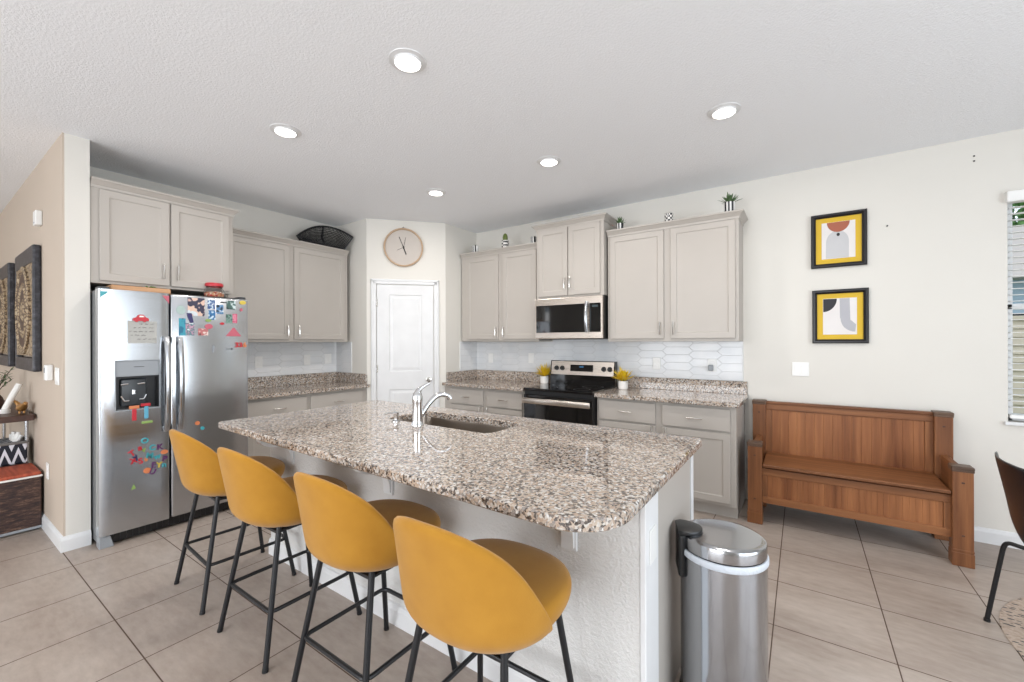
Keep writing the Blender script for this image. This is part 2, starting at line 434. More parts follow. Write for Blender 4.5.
# outside the window
t = NT('beige_siding'); co = t.world_co()
t.set(color=srgb(206, 192, 172), rough=0.7); M['siding'] = t.m
t = NT('grass'); t.set(color=t.ramp(t.noise(t.world_co(), 20, 4), [(0.3, srgb(70, 96, 50)), (0.7, srgb(110, 134, 74))]), rough=0.9); M['grass'] = t.m
tag(MB().box(-2, 22, YW + .13, 26, -.32, -.12).build('lawn', M['grass']), kind='structure')
m = MB(); z = -.12
while z < 1.60:
    m.prism([(9.0, z), (8.965, z), (8.99, z + .118), (9.0, z + .118)], 0.5, 12, 'x'); z += .12
m.box(0.5, 12, 8.94, 9.02, z, z + .06)
tag(m.build('garden_fence', M['siding']), 'beige board fence outside the window on the right', 'fence')
nh = thing('neighbour_house', 'blue grey house with pale roof beyond the fence outside the window', 'house', (7.0, 14, -.12))
MB().box(-6, 6, 0, 5, 0, 2.9).build('wall', plain('blue_grey_siding', (176, 196, 212), .7), nh)
m = MB(); m.prism([(-.6, 2.85), (5.6, 2.85), (2.5, 4.5)], -6.5, 6.5, 'x'); m.build('roof', plain('pale_shingle', (186, 176, 168), .8), nh)
for x in (-3.4, -0.6, 2.6): MB().box(x, x + 1.2, -.03, 0.0, 1.0, 2.1).build('window', M['blackglass'], nh)
def foliage(m, c, R, n, leaf, rnd):
    for _ in range(n):
        v = Vector((rnd.gauss(0, 1), rnd.gauss(0, 1), rnd.gauss(0, 1))).normalized() * R * rnd.uniform(.55, 1.0)
        v.z *= .8; p = Vector(c) + v
        a = Vector((rnd.gauss(0, 1), rnd.gauss(0, 1), rnd.gauss(0, 1))).normalized(); b = a.orthogonal().normalized()
        m.quad([p - a * leaf, p + b * leaf * .5, p + a * leaf, p - b * leaf * .5])
rnd = random.Random(3)
M['leaf'] = plain('tree_leaf', (86, 128, 62), .6); M['bark'] = plain('bark', (92, 76, 62), .9)
for x, y, h, lab in ((7.4, 23, 8.2, 'leafy green tree behind the pale roof outside the window'), (1.2, 24, 7.2, 'shorter green tree left of the roof outside the window')):
    tr = thing('tree', lab, 'tree', (x, y, -.12))
    MB().tube([(0, 0, 0), (.05, 0, h * .35), (0, .05, h * .62)], [.18, .14, .08], 8).build('trunk', M['bark'], tr, smooth=True)
    m = MB()
    for k in range(5): foliage(m, (rnd.uniform(-1, 1), rnd.uniform(-1, 1), h * .72 + rnd.uniform(-.7, .8)), 1.7, 420, .17, rnd)
    m.build('crown', M['leaf'], tr, fix=False)

# ================================================================== wall tile
def clip(poly, x0, x1, z0, z1):
    def cl(P_, ins, inter):
        out = []
        for i in range(len(P_)):
            a, b = P_[i - 1], P_[i]
            if ins(b):
                if not ins(a): out.append(inter(a, b))
                out.append(b)
            elif ins(a): out.append(inter(a, b))
        return out
    def ix(v): return lambda a, b: (v, a[1] + (b[1] - a[1]) * (v - a[0]) / (b[0] - a[0]))
    def iz(v): return lambda a, b: (a[0] + (b[0] - a[0]) * (v - a[1]) / (b[1] - a[1]), v)
    for ins, it in ((lambda p: p[0] >= x0, ix(x0)), (lambda p: p[0] <= x1, ix(x1)), (lambda p: p[1] >= z0, iz(z0)), (lambda p: p[1] <= z1, iz(z1))):
        if len(poly) < 3: return []
        poly = cl(poly, ins, it)
    return poly
def tiles(name, label, loc, rz, rects, edge=None):
    th = thing(name, label, 'backsplash', loc, rz)
    g = MB(); m = MB()
    Lt, Ht, tip, gap = .285, .0745, .040, .0016
    for (x0, x1, z0, z1) in rects:
        g.box(x0, x1, -.0060, -.0005, z0, z1)
        pitch = 2 * Lt - 2 * tip; j = 0; z = .9
        pz = Ht
        for j in range(int((z1 - .9) / (Ht / 2)) + 3):
            zc = .93 + j * Ht / 2 * 1.0
            off = (j % 2) * (Lt - tip)
            k = int(x0 / pitch) - 2
            while k * pitch + off - Lt / 2 < x1:
                xc = k * pitch + off
                a, t_, hh = Lt / 2 - gap, tip, Ht / 2 - gap * .6
                poly = [(xc - a, zc), (xc - a + t_, zc - hh), (xc + a - t_, zc - hh), (xc + a, zc), (xc + a - t_, zc + hh), (xc - a + t_, zc + hh)]
                pc = clip(poly, x0 + .001, x1 - .001, z0 + .001, z1 - .001)
                k += 1
                if len(pc) < 3: continue
                cx = sum(p[0] for p in pc) / len(pc); cz = sum(p[1] for p in pc) / len(pc)
                O = [m.bm.verts.new((p[0], -.0055, p[1])) for p in pc]
                I = [m.bm.verts.new((cx + (p[0] - cx) * .988, -.0080, cz + (p[1] - cz) * .96)) for p in pc]
                n = len(pc)
                try:
                    for i in range(n): m.bm.faces.new((O[i], O[(i + 1) % n], I[(i + 1) % n], I[i]))
                    m.bm.faces.new(I)
                except ValueError: pass
    g.build('grout_bed', M['grout'], th); m.build('picket_tiles', M['tile'], th)
    if edge:
        e = MB()
        for x, z0, z1 in edge: e.box(x - .004, x + .004, -.011, -.0005, z0, z1, .002)
        e.build('edge_trim', M['trim'], th)
    return th
tiles('tile_backsplash', 'white picket tile backsplash behind the range', (0, YW, 0), 0,
      [(-3.47, -.43, 1.037, 1.392), (-2.34, -1.565, .935, 1.037), (-2.34, -1.565, 1.392, 1.418)], [(-.428, 1.04, 1.388)])
tiles('tile_backsplash', 'white picket tile on the short wall left of the range counter', (-3.47, YW, 0), pi / 2,
      [(-.325, -.009, 1.037, 1.398)], [(-.327, 1.04, 1.398)])
tiles('tile_backsplash', 'white picket tile backsplash beside the fridge', (XF, 0, 0), pi / 2, [(1.70, 3.0, 1.037, 1.398)])
tiles('tile_backsplash', 'narrow strip of white picket tile left of the pantry door', (XF, 3.0, 0), 0, [(.009, .31, 1.037, 1.398)], [(.312, 1.04, 1.388)])

# ================================================================== cabinets
def handle(name, parent, p, vertical=True, L=.115):
    m = MB(); x, y, z = p; n = 9; pts = []
    for i in range(n):
        s_ = -1 + 2 * i / (n - 1); o = .024 + .006 * (1 - s_ * s_)
        pts.append((x, y - o, z + s_ * L / 2) if vertical else (x + s_ * L / 2, y - o, z))
    m.tube(pts, .0068, 8)
    for s_ in (-.78, .78):
        q = (x, y, z + s_ * L / 2) if vertical else (x + s_ * L / 2, y, z)
        m.tube([q, (q[0], q[1] - .027, q[2])], .0048, 8)
    return m.build(name, M['nickel'], parent, smooth=True)
def crown(parent, x0, x1, yf, z, left=True, right=True, hgt=.050, out=.040):
    prof = [(0.0, -.012), (.006, -.012), (.008, .006), (.014, .012), (.026, .026), (out - .006, hgt - .016), (out, hgt - .012), (out, hgt), (0, hgt)]
    m = MB(); rows = []
    for o, dz in prof:
        ol, orr = (o if left else 0), (o if right else 0)
        rows.append([m.bm.verts.new(p) for p in ((x0 - ol, 0 if left else yf - o, z + dz), (x0 - ol, yf - o, z + dz), (x1 + orr, yf - o, z + dz), (x1 + orr, 0 if right else yf - o, z + dz))])
    for A, B in zip(rows, rows[1:]):
        for k in range(3):
            if (A[k].co - A[k + 1].co).length > 1e-6: m.bm.faces.new((A[k], A[k + 1], B[k + 1], B[k]))
    m.box(x0, x1, yf, -.001, z - .003, z + hgt - .002)
    return m.build('crown_moulding', M['cab'], parent)
def cabinet(label, loc, rz, x0, x1, depth, z0, z1, doors, drawers=(), toe=False, cr=None, name='wall_cabinet', cat='cabinet', group=None):
    th = thing(name, label, cat, loc, rz, group)
    m = MB()
    if toe:
        m.box(x0, x1, -depth, -.001, .105, z1, .0015); m.box(x0 + .0, x1 - .0, -depth + .07, -.001, 0, .106)
    else: m.box(x0, x1, -depth, -.001, z0, z1, .0015)
    m.build('cabinet_body', M['cab'], th)
    yf = -depth - .019
    for d in doors:
        dx0, dx1, dz0, dz1, hx, hz = d
        dd = MB().panel(dx0, dx1, dz0, dz1, yf, .0185).build('door', M['cab'], th)
        handle('handle', dd, (hx, yf, hz), True)
    for d in drawers:
        dx0, dx1, dz0, dz1 = d
        dd = MB().box(dx0, dx1, yf, yf + .0185, dz0, dz1, .003).build('drawer', M['cab'], th)
        handle('handle', dd, ((dx0 + dx1) / 2, yf, (dz0 + dz1) / 2), False)
    if cr: crown(th, x0, x1, -depth, z1, *cr)
    return th
zb = 1.40
cabinet('grey two door wall cabinet left of the microwave', (0, YW, 0), 0, -3.45, -2.35, .305, zb, 2.420,
        [(-3.36, -2.885, zb + .025, 2.40, -2.91, 1.51), (-2.82, -2.372, zb + .025, 2.40, -2.80, 1.51)], cr=(False, False))
cabinet('raised grey cabinet with two doors directly above the microwave', (0, YW, 0), 0, -2.335, -1.575, .37, 1.846, 2.578,
        [(-2.30, -1.962, 1.866, 2.562, -1.985, 1.99), (-1.948, -1.61, 1.866, 2.562, -1.925, 1.99)], cr=(True, True))
cabinet('wide grey two door wall cabinet right of the microwave', (0, YW, 0), 0, -1.56, -.425, .305, zb - .008, 2.420,
        [(-1.531, -1.026, zb + .018, 2.402, -1.055, 1.51), (-.966, -.450, zb + .018, 2.402, -.938, 1.51)], cr=(False, True))
cabinet('deep grey two door cabinet directly above the fridge', (XF, 0, 0), pi / 2, .745, 1.635, .59, 1.815, 2.495,
        [(.79, 1.185, 1.835, 2.478, 1.145, 1.94), (1.197, 1.60, 1.835, 2.478, 1.235, 1.94)], cr=(False, True))
cabinet('grey two door wall cabinet between the fridge and the pantry wall', (XF, 0, 0), pi / 2, 1.66, 2.945, .305, zb, 2.405,
        [(1.70, 2.265, zb + .025, 2.387, 2.24, 1.51), (2.315, 2.90, zb + .025, 2.387, 2.355, 1.51)], cr=(False, False))
# base units
ZB = .885
cabinet('grey base cabinet with two drawers between pantry wall and range', (0, YW, 0), 0, -3.468, -2.345, .59, 0, ZB,
        [(-3.37, -2.885, .13, .675, -2.915, .62), (-2.835, -2.37, .13, .675, -2.81, .62)], [(-3.37, -2.885, .69, .855), (-2.835, -2.37, .69, .855)], toe=True, name='base_cabinet')
cabinet('grey base cabinet with two drawers at the right end beside the bench', (0, YW, 0), 0, -1.555, -.415, .59, 0, ZB,
        [(-1.53, -1.025, .13, .672, -1.05, .62), (-.965, -.455, .13, .672, -.935, .62)], [(-1.53, -1.025, .69, .862), (-.965, -.455, .69, .862)], toe=True, name='base_cabinet')
cabinet('grey base cabinet with two drawers beside the fridge', (XF, 0, 0), pi / 2, 1.70, 2.996, .59, 0, ZB,
        [(1.74, 2.28, .13, .675, 2.25, .62), (2.33, 2.93, .13, .675, 2.36, .62)], [(1.74, 2.285, .69, .855), (2.325, 2.93, .69, .855)], toe=True, name='base_cabinet')
# counters
ZT = .922
def counter(label, boxes, splash):
    m = MB()
    for b in boxes: m.box(*b, ZB, ZT, .006)
    o = m.build('granite_countertop', M['granite']); tag(o, label, 'countertop')
    for b in splash: MB().box(*b, .003).build('granite_splash', M['granite'], o)
    return o
counter('granite counter between the pantry wall and the range', [(-3.468, -2.337, 3.585, YW - .001)],
        [(-3.468, -2.337, YW - .022, YW - .001, ZT, 1.035), (-3.469, -3.448, 3.66, YW - .023, ZT, 1.035)])
counter('granite counter right of the range, holding a yellow flower pot', [(-1.562, -.385, 3.585, YW - .001)],
        [(-1.562, -.392, YW - .022, YW - .001, ZT, 1.035)])
counter('granite counter beside the fridge', [(XF + .001, -4.015, 1.70, 2.998)],
        [(XF + .001, XF + .022, 1.70, 2.998, ZT, 1.035), (XF + .023, -4.06, 2.977, 2.998, ZT, 1.035)])

# ================================================================== island
IX0, IX1, IY0, IY1 = -2.862, -.395, 1.018, 2.200
BX0, BX1, BY0, BYK, BY1 = -2.90, -.43, 1.385, 1.53, 2.12
isl = thing('kitchen_island', 'long grey kitchen island base with textured knee wall and white corner post', 'kitchen island', (BX0, BY0, 0))
isl.location = ((BX0 + BX1) / 2, (BY0 + BY1) / 2, 0); ox, oy = isl.location.x, isl.location.y
m = MB(); m.box(BX0 - ox, BX1 - .012 - ox, BY0 - oy, BYK - oy, 0, ZB - .001, .004); m.build('knee_wall', M['knee'], isl)
# cabinet side of the island with the basin well left open
sx0, sx1, sy0, sy1 = -2.12, -1.318, 1.70, 2.035
m = MB()
m.box(BX0 - ox, sx0 - .03 - ox, BYK - oy, BY1 - oy, .1, ZB - .001, .002); m.box(sx1 + .03 - ox, BX1 - ox, BYK - oy, BY1 - oy, .1, ZB - .001, .002)
m.box(sx0 - .03 - ox, sx1 + .03 - ox, BYK - oy, BY1 - oy, .1, .60); m.box(sx0 - .03 - ox, sx1 + .03 - ox, BY1 - .02 - oy, BY1 - oy, .6, ZB - .001)
m.box(BX0 - ox, BX1 - ox, BYK - oy, BY1 - .07 - oy, 0, .105)
m.build('cabinet_body', M['cab'], isl)
mt = Matrix.Translation((0, 0, 0))
for k in range(5):                       # doors on the sink side
    x0 = BX0 + .02 + k * .49 - ox; dm = MB().panel(-(x0 + .47), -x0, .13, .85, -(BY1 - oy) - .019, .0185)
    bmesh.ops.rotate(dm.bm, cent=(0, 0, 0), matrix=Matrix.Rotation(pi, 3, 'Z'), verts=dm.bm.verts)
    dm.build('door', M['cab'], isl)
MB().box(BX1 - .012 - ox, BX1 + .008 - ox, BY0 - .003 - oy, BYK - oy, 0, ZB - .002, .003).build('end_board', M['trim'], isl)
MB().box(BX1 - ox, BX1 + .006 - ox, BY1 - .035 - oy, BY1 + .012 - oy, 0, ZB - .002, .002).build('corner_stile', M['trim'], isl)
m = MB(); prof = [(0, 0), (-.014, 0), (-.014, .075), (-.008, .098), (0, .102)]
m.prism([(BY0 - oy + p[0], p[1]) for p in prof], BX0 - ox, BX1 - .013 - ox, 'x'); m.build('baseboard', M['trim'], isl)
ob = MB(); ob.box(BX1 + .008 - ox, BX1 + .013 - ox, 1.42 - oy, 1.49 - oy, .64, .755, .002).build('outlet_plate', M['whiteplastic'], isl)
for cx in (-2.63, -1.70, -.70):          # scrolled corbels under the overhang
    m = MB(); yb = BY0 - oy; pts = [(yb, .884), (yb - .205, .884), (yb - .205, .862)]
    for i in range(9):
        a = pi * .5 * i / 8; pts.append((yb - .075 - .125 * cos(a), .82 - .06 * sin(a)))
    for i in range(1, 8):
        a = pi * .5 * i / 7; pts.append((yb - .075 + .055 * sin(a), .665 + .095 * cos(a)))
    pts += [(yb - .020, .648), (yb, .645)]
    m.prism([(p[0], p[1]) for p in pts], cx - .024 - ox, cx + .024 - ox, 'x', 0)
    m.box(cx - .032 - ox, cx + .032 - ox, yb - .012, yb, .635, .884, .002)
    m.build('corbel', M['trim'], isl)
# top: rounded slab with the basin cut-out
def rr(x0, x1, y0, y1, r, n=8):
    pts = []
    rs = r if isinstance(r, (list, tuple)) else [r] * 4
    for (cx, cy, a0, q) in ((x1, y0, -pi / 2, rs[0]), (x1, y1, 0, rs[1]), (x0, y1, pi / 2, rs[2]), (x0, y0, pi, rs[3])):
        sx = -1 if cx == x1 else 1; sy = -1 if cy == y1 else 1
        for i in range(n + 1):
            a = a0 + pi / 2 * i / n
            pts.append((cx + sx * q + q * cos(a), cy + sy * q + q * sin(a)))
    return pts
outer = rr(IX0, IX1, IY0, IY1, [.17, .03, .03, .03]); inner = rr(sx0, sx1, sy0, sy1, .06)
outer = [(p[0], p[1] + (1 - (p[1] - IY0) / (IY1 - IY0)) * (-.030 + .072 * (IX1 - p[0]) / (IX1 - IX0))) for p in outer]
def ring_faces(bm, O, I, flip):
    # radial triangulation between loops by angle
    c = Vector(((sx0 + sx1) / 2, (sy0 + sy1) / 2))
    geom = bmesh.ops.triangle_fill(bm, use_beauty=True, use_dissolve=False, edges=[bm.edges.get((O[i], O[(i + 1) % len(O)])) or bm.edges.new((O[i], O[(i + 1) % len(O)])) for i in range(len(O))] + [bm.edges.get((I[i], I[(i + 1) % len(I)])) or bm.edges.new((I[i], I[(i + 1) % len(I)])) for i in range(len(I))])
m = MB(); bm_ = m.bm; e_ = .005
def lp(pts, z, off=0, c=None):
    return [bm_.verts.new((p[0], p[1], z)) for p in pts]
def inset(pts, d):
    n = len(pts); out = []
    for i in range(n):
        a, b, c = Vector(pts[i - 1]), Vector(pts[i]), Vector(pts[(i + 1) % n])
        t_ = (c - a).normalized(); nrm = Vector((-t_.y, t_.x)); out.append(tuple(b + nrm * d))
    return out
oi = inset(outer, e_); ii = inset(inner, -e_)
Ot, Os, Ob, Obi = lp(oi, ZT), lp(outer, ZT - e_), lp(outer, ZB + e_), lp(oi, ZB)
It, Is, Ib = lp(ii, ZT), lp(inner, ZT - e_), lp(inner, ZB)
def bridge(A, B):
    for i in range(len(A)): bm_.faces.new((A[i], A[(i + 1) % len(A)], B[(i + 1) % len(B)], B[i]))
bridge(Ot, Os); bridge(Os, Ob); bridge(Ob, Obi); bridge(It, Is); bridge(Is, Ib)
ring_faces(bm_, Ot, It, False); ring_faces(bm_, Obi, Ib, True)
top = m.build('granite_countertop', M['granite'])
tag(top, 'large speckled granite island top with rounded front corner and sink cut-out', 'countertop')
# sink
sk = thing('undermount_sink', 'stainless steel sink set into the granite island', 'sink', ((sx0 + sx1) / 2, (sy0 + sy1) / 2, .65))
m = MB(); bm_ = m.bm; cx, cy = (sx0 + sx1) / 2, (sy0 + sy1) / 2
def rl(d, z, r): return [bm_.verts.new((p[0] - cx, p[1] - cy, z - .65)) for p in rr(sx0 - d, sx1 + d, sy0 - d, sy1 + d, r)]
R_ = [rl(.022, ZB - .002, .07), rl(.004, ZB - .002, .064), rl(.002, ZB - .012, .062), rl(-.006, .72, .055), rl(-.02, .70, .05), rl(-.05, .695, .04)]
for A, B in zip(R_, R_[1:]): bridge(A, B)
bm_.faces.new(R_[-1])
m.build('basin', M['sink_steel'], sk, smooth=True)
MB().lathe([(0, 0), (.035, 0), (.042, .004), (.03, .006), (.02, .002), (0, .002)], 24, (0, 0, .0455)).build('drain', M['chrome'], sk, smooth=True)
# faucet
fx, fy = -1.785, 1.650
fc = thing('kitchen_faucet', 'chrome single lever faucet with curved spout on the island', 'faucet', (fx, fy, ZT), 0)
m = MB(); m.lathe([(0, 0), (.034, 0), (.034, .006), (.031, .012), (.030, .03), (.028, .13), (.029, .135), (.028, .165), (.023, .182), (.013, .192), (0, .194)], 28)
m.build('faucet_body', M['chrome'], fc, smooth=True)
sd = Vector((.42, .90, 0)).normalized()
def bz(a, b, c, d, n=16):
    out = []
    for i in range(n):
        t_ = i / (n - 1); u = 1 - t_
        out.append(tuple(Vector(a) * u ** 3 + Vector(b) * 3 * u * u * t_ + Vector(c) * 3 * u * t_ * t_ + Vector(d) * t_ ** 3))
    return out
sp = lambda r, z: (sd.x * r, sd.y * r, z)
m = MB(); pts = bz(sp(.015, .045), sp(.06, .11), sp(.11, .20), sp(.188, .152))
m.tube(pts, [.013 + .002 * (i / 15) for i in range(16)], 14)
m.tube([pts[-1], sp(.196, .138)], [.0165, .017], 14); m.build('spout', M['chrome'], fc, smooth=True)
m = MB(); hp = bz((0, 0, .17), (0.0, 0.0, .208), (.02, .03, .218), (.035, .055, .235), 10)
m.tube(hp, [.022, .021, .018, .015, .012, .010, .009, .008, .008, .007], 12)
m.build('lever_handle', M['chrome'], fc, smooth=True)
dp = thing('soap_dispenser', 'small chrome soap dispenser pump beside the faucet on the island', 'soap dispenser', (-1.985, 1.665, ZT))
MB().lathe([(0, 0), (.024, 0), (.024, .005), (.014, .010), (.013, .036), (.016, .04), (.016, .052), (.006, .056), (0, .056)], 20).build('pump_body', M['chrome'], dp, smooth=True)
MB().tube([(0, 0, .048), (-.03, -.035, .05), (-.042, -.05, .044)], [.006, .005, .004], 10).build('nozzle', M['chrome'], dp, smooth=True)

# ================================================================== bar stools
def make_stool():
    th = thing('bar_stool', '', 'bar stool')
    # shell: bowl whose rim climbs into the back
    m = MB(); NP, rows = 37, []
    kz = [(0, .932), (10, .930), (20, .922), (30, .905), (40, .878), (50, .838), (60, .775), (70, .690), (80, .612), (90, .575)]
    def rim(phi):
        a = abs(math.degrees(phi))
        for (a0, z0), (a1, z1) in zip(kz, kz[1:]):
            if a <= a1: return z0 + (z1 - z0) * (a - a0) / (a1 - a0)
        return kz[-1][1]
    ZS, HB = .545, .100
    def rad_at(z): q = min(1, (z - ZS) / HB); return (1 - (1 - q) ** 2.3) ** (1 / 2.3)
    levels = [0, .002, .008, .02, .038, .06, .085]
    for i in range(NP):
        phi = -pi / 2 + pi * i / (NP - 1); H = rim(phi); col = []
        zs = []
        for j in range(17):
            q = j / 16; zt = ZS + (H - ZS) * (q ** 1.7); zs.append(zt)
        for z in zs[1:]:
            rad = rad_at(z); lean = max(0, (z - .64)) * .20
            ce, se = cos(phi), sin(phi); n_ = 2.3; rr_ = (abs(se) ** n_ + abs(ce) ** n_) ** (-1 / n_)
            col.append((.248 * rad * rr_ * se, -.240 * rad * rr_ * ce - lean * max(0, ce), z))
        rows.append(col)
    V = [[m.bm.verts.new(p) for p in col] for col in rows]; c0 = m.bm.verts.new((0, 0, ZS))
    for i in range(NP - 1):
        A, B = V[i], V[i + 1]; m.bm.faces.new((c0, B[0], A[0]))
        for j in range(len(A) - 1): m.bm.faces.new((A[j], B[j], B[j + 1], A[j + 1]))
    m.build('shell', M['velvet'], th, smooth='all', sub=1, solid=.03)
    # cushion
    m = MB(); prof = [(0, .548), (.55, .550), (.80, .562), (.93, .584), (.985, .612), (1.0, .636), (.975, .657), (.88, .669), (.4, .673), (0, .673)]
    rows = []
    for r, z in prof:
        if r == 0: rows.append([m.bm.verts.new((0, 0, z))]); continue
        ring = []
        for k in range(40):
            a = 2 * pi * k / 40; n_ = 2.5; q = (abs(sin(a)) ** n_ + abs(cos(a)) ** n_) ** (-1 / n_)
            ring.append(m.bm.verts.new((.243 * r * q * sin(a), (.242 if cos(a) > 0 else .205) * r * q * cos(a), z)))
        rows.append(ring)
    for A, B in zip(rows, rows[1:]):
        for k in range(40):
            k2 = (k + 1) % 40
            if len(A) == 1: m.bm.faces.new((A[0], B[k], B[k2]))
            elif len(B) == 1: m.bm.faces.new((A[k], A[k2], B[0]))
            else: m.bm.faces.new((A[k], A[k2], B[k2], B[k]))
    m.build('seat', M['velvet'], th, smooth='all', sub=1)
    for sx in (-1, 1):
        for sy in (-1, 1):
            lg = MB().tube([(sx * .154, sy * .141, .566), (sx * .222 - .008, sy * .230, .004)], .0115, 10).build('leg', M['black_metal'], th, smooth=True)
            MB().tube([(sx * .2210 - .0078, sy * .2285, .012), (sx * .2225 - .0082, sy * .2305, 0)], .013, 10).build('foot_cap', M['blackplastic'], lg, smooth=True)
    fz = .225; k = fz / .6; q = (.154 * k + .222 * (1 - k), .141 * k + .230 * (1 - k)); pts = []
    for (px, py) in rr(-q[0], q[0], -q[1], q[1], .03, 5): pts.append((px - .005, py, fz))
    MB().tube(pts, .009, 8, closed=True).build('footrest', M['black_metal'], th, smooth=True)
    m = MB(); m.box(-.16, .16, -.155, -.125, .540, .553, .003); m.box(-.16, .16, .12, .15, .540, .553, .003); m.box(-.16, -.13, -.15, .15, .540, .553, .003); m.box(.13, .16, -.15, .15, .540, .553, .003)
    m.build('seat_frame', M['black_metal'], th)
    return th
stool = make_stool()
for i, (x, y, rz, lab) in enumerate(((-2.735, 1.115, -.06, 'mustard velvet bar stool nearest the fridge, farthest of the four'),
                                     (-2.082, 1.098, 0, 'mustard velvet bar stool second from the fridge'),
                                     (-1.430, 1.100, 0, 'mustard velvet bar stool third from the fridge, beside the nearest one'),
                                     (-.808, 1.050, 0, 'mustard velvet bar stool nearest the camera and the bin'))):
    s_ = stool if i == 0 else copy_tree(stool)
    s_.location = (x, y, 0); s_.rotation_euler = (0, 0, rz); tag(s_, lab, 'bar stool', 'bar stools along the island')

# ================================================================== fridge
FX = -3.88
fr = thing('refrigerator', 'stainless steel side by side refrigerator covered in magnets', 'refrigerator', (XF, 0, 0), pi / 2)
fd = FX - XF                      # front distance from the wall
m = MB(); m.box(.752, 1.672, -(fd - .085), -.03, .03, 1.757, .006); m.build('body', M['fridge_side'], fr)
def fdoor(x0, x1, hole=None):
    m = MB()
    if not hole:
        m.box(x0, x1, -fd, -(fd - .075), .085, 1.760, .014, 4)
    else:
        hx0, hx1, hz0, hz1 = hole; d = .014
        m.box(x0, hx0, -fd, -(fd - .075), .085, 1.760, .0); m.box(hx1, x1, -fd, -(fd - .075), .085, 1.760, .0)
        m.box(hx0, hx1, -fd, -(fd - .075), .085, hz0); m.box(hx0, hx1, -fd, -(fd - .075), hz1, 1.760)
        m.box(hx0, hx1, -(fd - .07), -(fd - .075), hz0, hz1)
        bmesh.ops.remove_doubles(m.bm, verts=m.bm.verts, dist=1e-5)
        es = [e for e in m.bm.edges if all(abs(v.co.y + fd) < 1e-4 for v in e.verts) and (all(abs(v.co.x - x0) < 1e-4 for v in e.verts) or all(abs(v.co.x - x1) < 1e-4 for v in e.verts))]
        bmesh.ops.bevel(m.bm, geom=es, offset=.014, segments=4, profile=.5, affect='EDGES')
    return m.build('door', M['steel_h'], fr, smooth=True)
fd1 = fdoor(.748, 1.133, (.829, 1.076, .924, 1.27)); fd2 = fdoor(1.141, 1.676)
def fhandle(x, par):
    m = MB(); pts = arc(18, lambda t_: (x, -fd - .022 - .040 * sin(pi * t_) ** .6, .74 + .70 * t_))
    # flat wide bar
    prev = None; w = .017
    for i, p in enumerate(pts):
        th_ = .010; cur = [m.bm.verts.new((p[0] + a, p[1] + b, p[2])) for a, b in ((-w, th_), (-w * .9, -th_ * .6), (-w * .3, -th_), (w * .3, -th_), (w * .9, -th_ * .6), (w, th_))]
        if prev:
            for k in range(6): m.bm.faces.new((prev[k], prev[(k + 1) % 6], cur[(k + 1) % 6], cur[k]))
        else: m.bm.faces.new(cur)
        prev = cur
    m.bm.faces.new(prev)
    for z in (.76, 1.42): m.box(x - .013, x + .013, -fd - .03, -fd + .001, z - .02, z + .02, .004)
    return m.build('handle', M['steel_h'], par, smooth=True)
fhandle(1.108, fd1); fhandle(1.190, fd2)
ds = MB(); fy = -fd + .001
ds.box(.834, 1.071, fy - .001, fy + .02, 1.158, 1.265, .003); ds.box(.829, .834, fy - .004, fy + .05, .924, 1.27); ds.box(1.071, 1.076, fy - .004, fy + .05, .924, 1.27); ds.box(.829, 1.076, fy - .004, fy + .05, 1.266, 1.271); ds.box(.829, 1.076, fy - .006, fy + .06, .919, .926)
dsp = ds.build('ice_dispenser', M['greyplastic'], fr)
m = MB(); m.box(.835, 1.07, fy + .060, fy + .068, .928, 1.157); m.box(.835, .84, fy + .002, fy + .06, .928, 1.157); m.box(1.065, 1.07, fy + .002, fy + .06, .928, 1.157); m.box(.835, 1.07, fy + .004, fy + .06, 1.15, 1.157)
m.build('recess', M['blackplastic'], dsp)
m = MB(); m.box(.865, 1.01, fy + .035, fy + .06, .945, 1.14, .02, 4); m.build('paddle', M['darkplastic'], dsp, smooth=True)
for x in (.885, .975): MB().tube([(x - .02, fy + .028, 1.10), (x + .02, fy + .028, 1.104)], .007, 8).build('spout', M['chrome'], dsp, smooth=True)
MB().tube([(.935, fy + .028, 1.03), (.935, fy + .028, 1.06)], .014, 10).build('ice_lever', M['chrome'], dsp, smooth=True)
MB().tube([(.868, fy + .03, 1.02), (.885, fy + .028, .985), (.91, fy + .028, .985)], .006, 8).build('cup_guide', M['chrome'], dsp, smooth=True)
MB().tube([(1.005, fy + .03, 1.02), (.99, fy + .028, .99), (.965, fy + .028, .99)], .006, 8).build('cup_guide', M['chrome'], dsp, smooth=True)
MB().box(.93, .985, fy - .002, fy, 1.222, 1.226).build('control_mark', M['darkplastic'], dsp)
m = MB(); m.box(.79, 1.675, -(fd - .05), -(fd - .08), .012, .078, .003)
for k in range(24): m.box(.83 + k * .034, .85 + k * .034, -(fd - .046), -(fd - .052), .02, .07)
m.build('base_grille', M['blackplastic'], fr)
for x in (.752, 1.605):
    MB().prism([(x, 0), (x + .075, 0), (x + .055, .075), (x, .08)], -(fd - .012), -(fd - .09), 'y', .003).build('corner_foot', M['greyplastic'], fr)
for x in (.755, 1.61): MB().box(x, x + .055, -(fd - .02), -(fd - .12), 1.757, 1.778, .006).build('hinge_cover', M['darkplastic'], fr)

